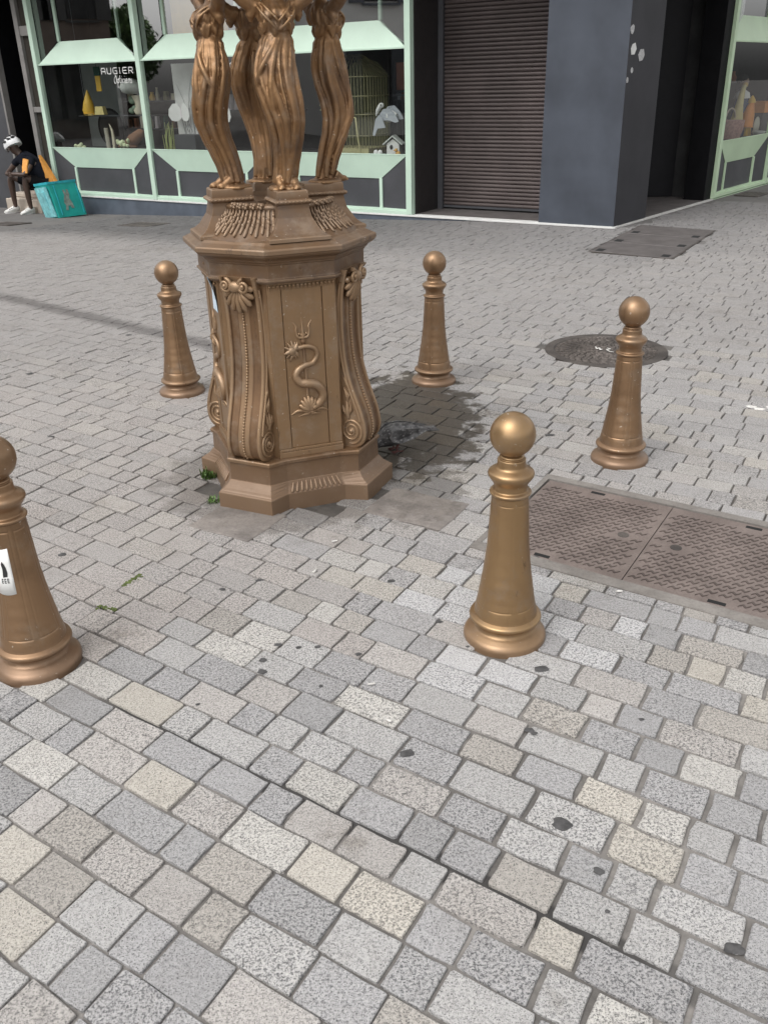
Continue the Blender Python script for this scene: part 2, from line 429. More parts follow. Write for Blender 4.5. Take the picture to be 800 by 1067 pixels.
def build_setts():
    U = Vector((cos(radians(-34.2)), sin(radians(-34.2)), 0))
    W = Vector((cos(radians(59.5)), sin(radians(59.5)), 0))
    NN = Vector((-U.y, U.x, 0))
    V = []; F = []; T = []
    def sett(q, tint, z, jit, gap):
        c = sum(q, Vector())/4
        k = max(1., 0)
        # eight-point outline, corners knocked off
        out = []
        for i in range(4):
            p, a, b = q[i], q[i-1], q[(i+1) % 4]
            ea = (a - p); eb = (b - p)
            ca = min(random.uniform(.0015, .006), ea.length*.3); cb = min(random.uniform(.0015, .006), eb.length*.3)
            out.append(p + ea.normalized()*ca); out.append(p + eb.normalized()*cb)
            en = Vector((eb.y, -eb.x, 0)).normalized()
            out.append(p + eb*random.uniform(.3, .7) + en*random.gauss(-.0003, .0012))
        out = [p + Vector((random.uniform(-jit, jit), random.uniform(-jit, jit), 0)) for p in out]
        tx, ty = random.gauss(0, .0065), random.gauss(0, .0065)
        b0 = len(V)
        for (ins, dz) in ((-.0012, -.014), (0, -.0022), (.0025, .0)):
            for p in out:
                d = (c - p); q2 = p + d.normalized()*ins
                V.append((q2.x, q2.y, z + dz + (q2.x - c.x)*tx + (q2.y - c.y)*ty + gz(q2.x, q2.y)))
        for r in range(2):
            for i in range(12):
                j = (i + 1) % 12
                F.append((b0 + r*12 + i, b0 + r*12 + j, b0 + r*12 + 12 + j, b0 + r*12 + 12 + i)); T.append(tint)
        F.append(tuple(b0 + 24 + i for i in range(12))); T.append(tint)
    nrow0 = 1.262
    edges = [nrow0]
    x = nrow0
    while x < 13.2:
        x += random.uniform(.104, .124); edges.append(x)
    x = nrow0; lower = []
    while x > -.9:
        x -= random.uniform(.104, .124); lower.append(x)
    edges = lower[::-1] + edges
    for ri in range(len(edges) - 1):
        d0, d1 = edges[ri], edges[ri + 1]
        dm = (d0 + d1)/2
        ph = random.uniform(0, 100)
        u = -11.0 + random.uniform(0, .2)
        while u < 8.5:
            L = random.choices((random.uniform(.095, .125), random.uniform(.145, .175), random.uniform(.19, .225)), (38, 40, 22))[0]
            u0, u1 = u, u + L; u = u1
            # position: u along U, distance along NN (cross joints lean along W)
            def P(uu, dd):
                wob = .012*mnoise.noise(Vector((uu*.35, dd*.35, 3.)))
                k = (dd + wob)/NN.dot(W)
                return U*uu + W*k
            c = P((u0 + u1)/2, dm)
            if c.y < .55 or c.y > 17: continue
            half = c.y*.46 + 1.9
            if abs(c.x) > half: continue
            r = c - CO; nl = r.dot(NL); nr = r.dot(NR); tl = r.dot(DL); tr = r.dot(DR)
            if not ((nl > .11 and tl > -.3) or (nr > .11 and tr > -.3) or (nl > .11 and nr > .11)): continue
            if tl > 0 and nl < .11: continue
            if tr > 0 and nr < .11 and nl < .11: continue
            if tl <= 0 and tr > 0 and nr < .11: continue
            if tl > -.05 and nl < .11: continue
            if (c - FC).length < .30: continue
            lc = Matrix.Rotation(-FROT, 3, 'Z') @ (c - FC)
            if max(abs(lc.x), abs(lc.y)) < .30: continue
            if any((c.x - bx)**2 + (c.y - by)**2 < .085**2 for bx, by in BOLL): continue
            if incov(c, COVO, COVU, COVV, COVL, COVW, .025): continue
            nin = sum((P(uu, d) - MH).length < MHR for uu in (u0, u1) for d in (d0, d1))
            if nin >= 3 or (c - MH).length < MHR + .01: continue
            if incov(c, FCO, FCU, FCV, 1.86, .86, .0): continue
            if incov(c, SLABO, SLABU, SLABV, .36, .27, -.03): continue
            if incov(c, SLB2O, SLABU, SLABV, .30, .26, -.03): continue
            gap = .0026 + .0018*(.5 + mnoise.noise(c*.9))
            gap *= 1 + .15*sstep(2.6, 3.6, c.y) - .15*sstep(4.5, 7, c.y)
            jit = .0016
            if c.x > .15 and c.y < 2.3: gap += .0018; jit = .0022
            loff = 1.0
            ga = gap; gb = gap
            if ri + 1 < len(edges) and abs(d1 - nrow0) < 1e-6 and -1 < c.x: gb = max(gap, .0058)
            if abs(d0 - nrow0) < 1e-6 and -1 < c.x: ga = max(gap, .0058)
            e0, e1 = u0 + gap, u1 - gap
            if incov(c, SUNKO, U, W, .12, .11, 0): e1 = u0 + (u1 - u0)*.62
            rnd = lambda: random.uniform(-.0025, .0025)
            q = [P(e0, d0 + ga + rnd()), P(e1, d0 + ga + rnd()), P(e1, d1 - gb + rnd()), P(e0, d1 - gb + rnd())]
            if nin:
                q = [p_ if (p_ - MH).length > MHR + .012 else MH + (p_ - MH).normalized()*(MHR + .012) for p_ in q]
            # colour
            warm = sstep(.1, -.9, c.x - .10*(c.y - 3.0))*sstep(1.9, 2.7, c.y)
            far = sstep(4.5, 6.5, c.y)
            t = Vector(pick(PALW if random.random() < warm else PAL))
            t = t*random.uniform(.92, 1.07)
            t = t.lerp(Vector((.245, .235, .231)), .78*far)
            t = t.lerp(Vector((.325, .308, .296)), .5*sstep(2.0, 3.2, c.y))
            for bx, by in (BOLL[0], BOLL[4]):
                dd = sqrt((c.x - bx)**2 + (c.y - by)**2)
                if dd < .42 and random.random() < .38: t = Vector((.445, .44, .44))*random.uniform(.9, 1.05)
            dk = sstep(3.1, 2.0, nl + .12*sin(tl*1.3))*sstep(-.2, 3.4, tl) if nl > 0 else 0  # darker paving towards the fronts, the facade's dark reflection put into the tint
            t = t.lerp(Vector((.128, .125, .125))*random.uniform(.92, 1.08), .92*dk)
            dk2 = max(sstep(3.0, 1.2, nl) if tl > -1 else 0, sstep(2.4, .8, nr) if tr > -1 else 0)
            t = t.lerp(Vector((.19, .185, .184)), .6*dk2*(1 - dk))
            z = random.gauss(0, .0011)
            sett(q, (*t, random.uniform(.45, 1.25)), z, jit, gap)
    me = bpy.data.meshes.new('pavement')
    me.from_pydata(V, [], F)
    at = me.attributes.new('tint', 'FLOAT_COLOR', 'FACE')
    at.data.foreach_set('color', [c for t in T for c in (t[0], t[1], t[2], t[3])])
    me.materials.append(M['granite']); me.update()
    o = link(bpy.data.objects.new('pavement', me)); tag(o, kind='structure')
    return o

SLABU = Vector((cos(radians(-31)), sin(radians(-31)), 0)); SLABV = Vector((cos(radians(59)), sin(radians(59)), 0))
SLABO = Vector((-.09, 3.285, 0)); SLB2O = Vector((-.79, 3.20, 0))
SUNKO = Vector((-.885, 2.045, 0))
build_ground()
PAVE = build_setts()

def slab(o, l, w):
    b = MB()
    pts = []
    for (a, c) in ((0, 0), (.35, -.01), (.7, .012), (1, 0), (1.015, .5), (1, 1), (.6, .99), (.3, 1.012), (0, 1), (-.01, .5)):
        p = o + SLABU*(l*a) + SLABV*(w*c); pts.append(p)
    b.rings([[p + Vector((0, 0, -.02)) for p in pts], [p + Vector((0, 0, .0015)) for p in pts],
             [p + (o + SLABU*l*.5 + SLABV*w*.5 - p).normalized()*.005 + Vector((0, 0, .0042)) for p in pts]])
    return b
sb = slab(SLABO, .36, .27)
s2 = slab(SLB2O, .30, .26)
sb.add(s2.v, s2.f)
o = sb.build('foundation_slab', M['slab'], PAVE)

# gum, lime and moss lying in the surface of the pavement
def splats(spots, z=.0012):
    b = MB()
    for (x, y, r) in spots:
        n = 22; ph = random.uniform(0, 9); jit = [random.uniform(-.05, .05) for _ in range(n)]
        ring = lambda k, zz: [Vector((x + r*k*(1 + .16*sin(3*2*pi*i/n + ph) + .10*sin(5*2*pi*i/n + 2*ph) + jit[i])*cos(2*pi*i/n)*1.15,
                                      y + r*k*(1 + .22*sin(2*2*pi*i/n + ph*2))*sin(2*pi*i/n)*.9, zz + gz(x, y))) for i in range(n)]
        b.rings([ring(1.0, z), ring(.85, z + .0009), ring(.3, z + .0013)], True, 0, True)
    return b
GUM = [(.46,2.176,.019),(.044,1.821,.017),(.402,1.56,.021),(.457,1.419,.011),(.686,1.215,.018),(.379,1.9,.012),(.55,2.861,.017),(-.386,2.259,.011),(-.382,2.199,.013),(-.346,2.34,.011),
       (-.281,2.321,.008),(-.22,2.323,.009),(-.092,2.276,.009),(.17,2.447,.012),(-1.234,2.984,.014),(-1.354,3.949,.014),(-1.698,4.268,.014),(1.35,4.389,.02),(-.454,2.747,.012),(-.577,2.693,.010),
       (.693,1.931,.007),(.451,1.312,.005),(.39,1.885,.008),(-.1,2.60,.010),(.02,2.72,.012),(-.2,2.12,.006),(.25,2.30,.006),(-2.2,5.4,.02),(-1.8,6.3,.02),(1.9,6.6,.02),(.9,6.9,.022),(.83,4.1,.02),(-.55,2.05,.006)]
splats(GUM).build('gum_spots', M['gum'], PAVE)
splats([(1.957,4.431,.022),(1.985,4.394,.024),(2.06,4.405,.03),(1.817,5.586,.016),(-.261,2.799,.006),(1.96,4.45,.01)]).build('bird_lime_spots', M['dropping'], PAVE)

def scraps():
    for i, (x, y, a) in enumerate([(-.193, 3.025, .4), (-.255, 2.80, 1.2), (-.005, 1.952, 2.6), (-.05, 2.118, .2), (.80, 2.60, .1)]):
        b = MB(); d = Vector((cos(a), sin(a), 0))*.011
        p = Vector((x, y, .0055))
        b.tube([p - d, p, p + d*.9], [.0034, .0036, .003], 7)
        o = b.build('litter_scrap', M['dropping'])
        tag(o, 'tiny pale scrap of litter lying on the granite setts', 'litter', 'scraps of litter on the setts')
scraps()

def tuft(name, label, c, n, h, r, cat='weed'):
    b = MB()
    for i in range(n):
        a = random.uniform(0, 2*pi); rr = r*sqrt(random.random())
        p = Vector((c[0] + rr*cos(a), c[1] + rr*sin(a), -.004))
        L = h*random.uniform(.5, 1.1); lean = random.uniform(.2, .9); a2 = random.uniform(0, 2*pi)
        pts = [p + Vector((cos(a2)*lean*L*t*t, sin(a2)*lean*L*t*t, L*t*(1 - .3*lean*t))) for t in (0, .35, .7, 1)]
        wd = Vector((-sin(a2), cos(a2), 0))*h*.075
        vs = []
        for k, q in enumerate(pts):
            w = wd*(1, 1.1, .7, .08)[k]; vs += [q - w, q + w]
        b.add(vs, [(0, 1, 3, 2), (2, 3, 5, 4), (4, 5, 7, 6)], 0, True)
    o = b.build(name, M['leaf'], fix=False)
    return tag(o, label, cat)
tuft('weed_tuft', 'larger green weed tuft growing at the rear left foot of the bronze fountain', (-.785, 3.70), 80, .055, .042)
tuft('weed_tuft', 'small green weed tuft at the near left corner of the fountain plinth', (-.725, 3.42), 45, .036, .028)
def moss():
    b = MB()
    for (x0, y0, x1, y1, n) in ((-.935, 2.735, -.895, 2.81, 80), (-.985, 2.60, -.925, 2.575, 40)):
        for i in range(n):
            t = random.random()
            x = x0 + (x1 - x0)*t + random.gauss(0, .006); y = y0 + (y1 - y0)*t + random.gauss(0, .006)
            b.ball((x, y, -.001), (.005, .005, random.uniform(.002, .006)), 0, 6)
    tag(b.build('moss', M['moss'], fix=False), 'green moss growing in a joint between setts', 'moss', kind='stuff')
moss()
# ------------------------------------------------------------------ the drinking fountain
FT = thing('wallace_fountain', 'tall bronze painted drinking fountain with four draped caryatids', 'fountain', FC + Vector((.008, 0, 0)), FROT)
FT.scale = (.985, .985, 1.)
def RZ(a): return Matrix.Rotation(a, 4, 'Z')
def r16(rp, hp, rq, tq, z):
    out = []
    for k in range(4):
        a = k*pi/2; n = Vector((cos(a), sin(a), 0)); s = Vector((-sin(a), cos(a), 0))
        out += [n*rp - s*hp, n*rp + s*hp]
        a += pi/4; n = Vector((cos(a), sin(a), 0)); s = Vector((-sin(a), cos(a), 0))
        out += [n*rq - s*tq, n*rq + s*tq]
    return [p + Vector((0, 0, z)) for p in out]
b = MB()
b.rings([r16(*q) for q in ((.428,.130,.348,.125,-.02),(.428,.130,.348,.125,.066),(.4265,.1285,.3465,.125,.070),(.421,.125,.342,.1235,.073),(.419,.124,.341,.123,.0735),
    (.415,.121,.338,.122,.078),(.405,.115,.333,.121,.084),(.392,.108,.327,.119,.094),(.383,.103,.323,.118,.106),(.378,.100,.321,.1175,.113),(.374,.098,.319,.117,.114),
    (.372,.097,.318,.117,.19),(.379,.102,.324,.119,.193),(.380,.103,.325,.119,.205),(.376,.100,.322,.118,.210),(.350,.09,.30,.11,.213))])
pl = b.build('plinth', M['fountain'], FT); bevel(pl, .0025, 2, 25)
# gadroons on the plinth's slope, under each panel
for k in range(4):
    R = RZ(pi/4 + k*pi/2); b = MB()
    for i in range(11):
        t = (i - 5)*.0205
        pts = [R @ Vector((.322, t*.92, .106)), R @ Vector((.331, t*.97, .092)), R @ Vector((.342, t*1.03, .078)), R @ Vector((.348, t*1.06, .072))]
        b.tube(pts, [.004, .0065, .007, .004], 8)
    b.build('gadroon_band', M['fountain'], pl)
# shaft: an octagon with recessed panels
def oct8(r, t, z):
    out = []
    for k in range(4):
        a = pi/4 + k*pi/2; n = Vector((cos(a), sin(a), 0)); s = Vector((-sin(a), cos(a), 0))
        out += [n*r - s*t, n*r + s*t]
    return [p + Vector((0, 0, z)) for p in out]
b = MB(); b.rings([oct8(.290, .138, .20), oct8(.290, .138, .935)])
b.build('shaft', M['fountain'], FT)
def panel_parts(R):
    b = MB()
    for (t0, t1, dr) in ((-.137, -.0835, .010), (.0835, .137, .010), (-.0805, .0805, .0065)):
        b.box((.285, t0, .248), (.290 + dr, t1, .916), 0, R)
    # horizontal mouldings at foot and head
    b.box((.285, -.139, .212), (.309, .139, .236), 0, R)
    b.box((.285, -.138, .236), (.304, .138, .2475), 0, R)
    for i in range(26):
        t = -.122 + i*.00976
        b.box((.304, t - .0032, .2365), (.3075, t + .0032, .245), 0, R)
    b.box((.285, -.139, .916), (.308, .139, .928), 0, R)
    for i in range(17):
        t = -.128 + i*.016
        b.ball(R @ Vector((.306, t, .909)), (.005, .005, .006), 0, 8)
        b.box((.285, t - .003, .895), (.3035, t + .003, .906), 0, R)
    p = b.build('panel', M['fountain'], FT); bevel(p, .0018, 2, 50)
    # relief: a sea serpent wound on a trident over a shell
    b = MB(); r0 = .2955
    Q = lambda t, z, d=0.: R @ Vector((r0 + d, t, z))
    b.tube([Q(.000, .43), Q(-.003, .56), Q(-.006, .69)], [.0075, .0072, .007], 8)
    b.tube([Q(-.006, .683), Q(-.006, .690), Q(-.006, .697)], [.011, .012, .0105], 10)
    b.tube([Q(-.006, .70, .002), Q(-.006, .735, .003), Q(-.008, .782, .001)], [.0075, .005, .0014], 7)
    for s_ in (-1, 1):
        b.tube(catmull([Q(-.006, .702, .002), Q(-.006 + s_*.020, .706, .003), Q(-.006 + s_*.027, .728, .003), Q(-.006 + s_*.026, .748, .002), Q(-.006 + s_*.040, .770, .0)], 5),
               [.006]*8 + [.005]*7 + [.004, .0035, .003, .0025, .002, .0012], 7)
        for q in range(3): b.ball(Q(-.006 + s_*(.006 + .009*q), .714 + .004*(q % 2), .003), (.005, .005, .006), 0, 8)
    body = catmull([Q(-.052, .660, .006), Q(-.020, .667, .010), Q(.012, .668, .012), (Q(.040, .652, .007)), Q(.047, .625, .004), Q(.028, .598, .003), Q(-.006, .590, .004),
                    Q(-.034, .575, .005), Q(-.045, .550, .005), Q(-.030, .525, .008), Q(.000, .518, .014), Q(.032, .508, .011), Q(.056, .482, .006), Q(.061, .452, .004), Q(.040, .424, .004), Q(.012, .410, .005)], 7)
    n = len(body); rad = [.0085 + .0105*sstep(.15, .75, i/(n-1)) - .004*sstep(.85, 1, i/(n-1)) for i in range(n)]
    b.tube(body, rad, 10)
    b.tube([p + (R.to_3x3() @ Vector((.0, .0, -.006))) for p in body[42:86]], [.0065 + .004*i/44 for i in range(44)], 8)
    # head with gills and fins
    b.ball(Q(-.060, .655, .008), (.012, .012, .012), 0, 10)
    b.tube([Q(-.060, .655, .009), Q(-.075, .651, .011), Q(-.087, .644, .006)], [.010, .008, .004], 8)
    b.tube([Q(-.058, .648, .006), Q(-.070, .638, .006), Q(-.078, .628, .003)], [.007, .006, .003], 8)
    for (t1, z1) in ((-.085, .672), (-.072, .688), (-.055, .694), (-.040, .690), (-.052, .622), (-.038, .618), (-.066, .612)):
        b.tube([Q(-.050, .655, .006), Q((-.050 + t1)/2, (.655 + z1)/2, .010), Q(t1, z1, .002)], [.005, .0065, .0018], 7)
    b.ball(Q(-.056, .655, .008), (.014, .020, .018), 0, 10, R.to_3x3())
    for (t1, z1) in ((-.030, .688), (-.026, .625)): b.tube([Q(-.046, .655, .008), Q((-.046 + t1)/2, (.655 + z1)/2, .012), Q(t1, z1, .002)], [.007, .009, .002], 7)
    # shell and leaves below
    for i in range(7):
        a = radians(20 + i*23.3)
        b.tube([Q(.006, .398, .004), Q(.000 + .027*cos(a), .408 + .034*sin(a), .014), Q(.000 + .041*cos(a), .410 + .052*sin(a), .003)], [.006, .0125, .005], 8)
    for s_ in (-1, 1):
        b.tube(catmull([Q(.004, .392, .004), Q(.004 + s_*.030, .404, .006), Q(.004 + s_*.055, .404, .004), Q(.004 + s_*.083, .388, .0)], 4), [.008]*4 + [.007]*4 + [.006, .005, .004, .003, .0015], 7)
        b.tube(catmull([Q(.004, .388, .004), Q(.004 + s_*.022, .388, .006), Q(.004 + s_*.050, .380, .001)], 4), [.006, .006, .006, .006, .005, .004, .003, .002, .0015], 7)
    b.build('trident_serpent_relief', M['scroll'], p)
for k in range(4): panel_parts(RZ(pi/4 + k*pi/2))
# paper notice stuck on the left panel
b = MB(); R = RZ(5*pi/4)
b.rings([[R @ Vector((.3015, t, z)), R @ Vector((.303, t, z)), R @ Vector((.303 + .014*((z - .80)/.14)**2, t + .05, z)), R @ Vector((.304 + .030*((z - .80)/.14)**2, t + .092, z)), R @ Vector((.3025 + .030*((z - .80)/.14)**2, t + .092, z)), R @ Vector((.3015 + .014*((z-.80)/.14)**2, t + .05, z))]
         for t, z in ((.035, .795), (.037, .84), (.036, .88), (.035, .935))])
o = b.build('paper_notice', simple('pale_blue_paper', (.52, .62, .70), .6, 0, .12, 9.), FT); o['label'] = 'torn pale blue paper stuck on the side'

# scroll consoles
OUT = [(.210,.340),(.213,.358),(.222,.374),(.238,.387),(.258,.394),(.280,.3965),(.305,.395),(.335,.389),(.368,.3795),(.42,.360),(.483,.338),(.55,.3215),(.614,.3125),(.70,.3085),(.797,.3095),(.86,.316),(.91,.3275),(.945,.338)]
def outr(z):
    for (z0, r0), (z1, r1) in zip(OUT, OUT[1:]):
        if z <= z1:
            t = (z - z0)/(z1 - z0); return r0 + (r1 - r0)*t
    return OUT[-1][1]
TP = [(-.082,-.012),(-.081,.000),(-.077,.0055),(-.068,.0055),(-.0645,.0015),(-.0625,-.0035),(-.031,-.0035),(-.028,-.001),(-.0245,.0015),(.0245,.0015),(.028,-.001),(.031,-.0035),(.0625,-.0035),(.0645,.0015),(.068,.0055),(.077,.0055),(.081,0),(.082,-.012)]
def console(k):
    R = RZ(k*pi/2); b = MB()
    zs = catmull([(z, r, 0) for z, r in OUT], 3)
    rr = []
    for p in zs:
        z, r = p.x, p.y
        ring = [R @ Vector((.262, -.082, z))] + [R @ Vector((r + d, t, z)) for t, d in TP] + [R @ Vector((.262, .082, z))]
        rr.append(ring)
    b.rings(rr, True, 0, False)
    c = b.build('console', M['scroll'], FT)
    for i, f in enumerate(c.data.polygons): f.use_smooth = False
    # string of beads down the middle
    b = MB(); z = .225
    while z < .815:
        b.ball(R @ Vector((outr(z) + .0035, 0, z)), .0056, 0, 8); z += .0116
    b.build('bead_string', M['scroll'], c)
    # volutes and leaves on both cheeks
    for s_ in (-1, 1):
        b = MB(); cr, cz = .338, .284
        sp = []
        for i in range(64):
            a = -pi*.55 + i*.27; q = .052*(1 - i/70)
            sp.append(R @ Vector((cr + q*cos(a), s_*.0835, cz + q*1.08*sin(a))))
        b.tube(sp, [.0062*(1 - .4*i/64) for i in range(64)], 7)
        b.ball(R @ Vector((cr, s_*.083, cz)), (.011, .011, .011), 0, 10)
        edge = [R @ Vector((outr(z) - .010, s_*.083, z)) for z in [.33 + .03*i for i in range(20)]]
        b.tube(edge, .0055, 7)
        for (z0, L, dr, w) in ((.340, .075, .005, .013), (.350, .060, .030, .010), (.345, .055, -.022, .010), (.415, .06, .004, .009), (.420, .04, .020, .007), (.47, .05, .004, .006)):
            b.tube([R @ Vector((cr - .012, s_*.082, z0)), R @ Vector((cr - .016 + dr*.6, s_*.086, z0 + L*.5)), R @ Vector((cr - .022 + dr*.8 - .012*(z0 > .4), s_*.083, z0 + L))], [w*.6, w, .002], 8)
        b.build('volute', M['scroll'], c)
    # scallop shell with two curls at the head
    b = MB(); z0 = .915
    for i in range(9):
        a = radians(-168 + i*19.5) if False else radians(190 + i*20)
        L = .072 + .022*abs(sin(a))
        ex, ez = cos(a)*L*.92, sin(a)*L*1.12
        w = .0125
        b.tube([R @ Vector((outr(.90) + .010, ex*.10, z0 + ez*.05)), R @ Vector((outr(.88) + .022, ex*.5, z0 + ez*.5)), R @ Vector((outr(.84) + .018, ex*.85, z0 + ez*.85)), R @ Vector((outr(.83) + .014, ex, z0 + ez))],
               [.005, w*.75, w, w*.45], 8)
    for s_ in (-1, 1):
        sp = []
        for i in range(34):
            a = pi/2 + s_*i*.34; q = .026*(1 - i/40)
            sp.append(R @ Vector((.352 + i*.0004, s_*.040 + q*cos(a), .916 + q*sin(a))))
        b.tube(sp, [.0085*(1 - .5*i/34) for i in range(34)], 8)
        b.ball(R @ Vector((.362, s_*.040, .916)), .009, 0, 10)
    b.ball(R @ Vector((.350, 0, .912)), (.018, .034, .022), 0, 12, RZ(k*pi/2).to_3x3())
    b.build('shell', M['scroll'], c)
for k in range(4): console(k)

# cornice
def octr(a, z, sh=0.):
    return [Vector((a/cos(pi/8)*cos(pi/8 + j*pi/4), a/cos(pi/8)*sin(pi/8 + j*pi/4), z)) for j in range(8)]
b = MB()
b.rings([octr(a, z) for z, a in ((.918,.300),(.922,.318),(.930,.326),(.937,.3275),(.9385,.320),(.944,.3185),(.990,.3185),(.994,.323),(.999,.3245),(1.004,.332),(1.010,.3345),(1.016,.341),(1.022,.353),(1.029,.3615),(1.035,.364),(1.0355,.3675),(1.050,.3685),(1.055,.3655),(1.0565,.360),(1.066,.338),(1.074,.326),(1.078,.300))])
for k in range(4):
    R = RZ(k*pi/2)
    R = RZ(k*pi/2 + pi/4)
    b.tube([R @ Vector((.318, 0, .968)), R @ Vector((.3225, 0, .968))], [.006, .005], 10)
o = b.build('cornice', M['cornice'], FT); bevel(o, .0022, 2, 28)

# scale-leaf roof between the statue pedestals
PROF = catmull([(1.074, .328, 0), (1.092, .300, 0), (1.115, .272, 0), (1.135, .248, 0), (1.155, .232, 0), (1.170, .224, 0), (1.182, .226, 0), (1.190, .220, 0), (1.192, .205, 0), (1.170, .15, 0), (1.15, .05, 0)], 4)
b = MB(); b.lathe([(p.x, p.y) for p in PROF], 64)
b.build('leaf_roof', M['cornice'], FT)
b = MB()
PV = [(p.x, p.y) for p in PROF if p.x < 1.205 or True][:22]
def prof_r(z):
    for (z0, r0), (z1, r1) in zip(PV, PV[1:]):
        if z0 <= z <= z1: return r0 + (r1 - r0)*(z - z0)/(z1 - z0 + 1e-9)
    return PV[-1][1]
nl = 84; LSC = [MB() for _ in range(4)]
for i in range(nl):
    a = 2*pi*(i + .5)/nl
    k = (a - pi/4) % (pi/2); k = min(k, pi/2 - k)
    if k < radians(15): continue
    n_ = Vector((cos(a), sin(a), 0)); b = LSC[int(((a + pi/4) % (2*pi))//(pi/2)) % 4]
    seq = [1.174, 1.163, 1.150, 1.136, 1.122, 1.108, 1.097, 1.088]
    end = 8 - (i % 2)
    pts = [n_*(prof_r(z) + .004) + Vector((0, 0, z)) for z in seq[:end]]
    b.tube(pts, [(.0055 + .0035*(q/7))*(1 if q < end - 1 else .55) for q in range(end)], 7, 0, True, .7)
    for z, q in ((1.156 if i % 2 else 1.146, .8), (1.122 if i % 2 else 1.132, 1.)):
        b.ball(n_*(prof_r(z) + .009) + Vector((0, 0, z)), (.0075*q, .0075*q, .011*q), 0, 7)
for k in range(4):
    a = k*pi/2; n_ = Vector((cos(a), sin(a), 0)); s_ = Vector((-sin(a), cos(a), 0)); b = LSC[k]
    for i in (-2, -1, 0, 1, 2):
        b.ball(n_*(.222 - .006*abs(i)) + s_*i*.030 + Vector((0, 0, 1.188)), (.015, .015, .012), 0, 10)
        for q in range(4):
            aa = q*pi/2 + .4
            b.ball(n_*(.232 - .006*abs(i)) + s_*(i*.030 + .008*cos(aa)) + Vector((0, 0, 1.188 + .007*sin(aa))), (.0065, .0065, .0065), 0, 8)
for b in LSC: b.build('leaf_scales', M['cornice'], FT)
# statue pedestals
def pedestal(k):
    R = RZ(pi/4 + k*pi/2); b = MB(); rr = []
    for (z, f, h) in ((1.072,.338,.120),(1.084,.338,.120),(1.087,.334,.117),(1.090,.326,.110),(1.096,.316,.102),(1.108,.303,.090),(1.125,.292,.080),(1.150,.276,.0665),(1.180,.268,.061),(1.195,.266,.060),(1.197,.273,.066),(1.202,.2785,.0715),(1.209,.2785,.0715),(1.212,.274,.0675),(1.214,.2675,.061),(1.240,.2655,.0595),(1.244,.2615,.056)):
        k0 = .105 if z > 1.19 else .07
        rr.append([R @ Vector((k0, -h, z)), R @ Vector((f, -h, z)), R @ Vector((f, h, z)), R @ Vector((k0, h, z))])
    b.rings(rr)
    for i in range(9):
        t = -.062 + i*.0155
        b.ball(R @ Vector((.2775, t, 1.2055)), (.004, .0065, .0045), 0, 8, R.to_3x3())
    for s_ in (-1, 1):
        for i in range(11):
            b.ball(R @ Vector((.27 - i*.0155, s_*.0705, 1.2055)), (.0065, .004, .0045), 0, 8, R.to_3x3())
    o = b.build('statue_pedestal', M['cornice'], FT); bevel(o, .0015, 2, 30)
for k in range(4): pedestal(k)

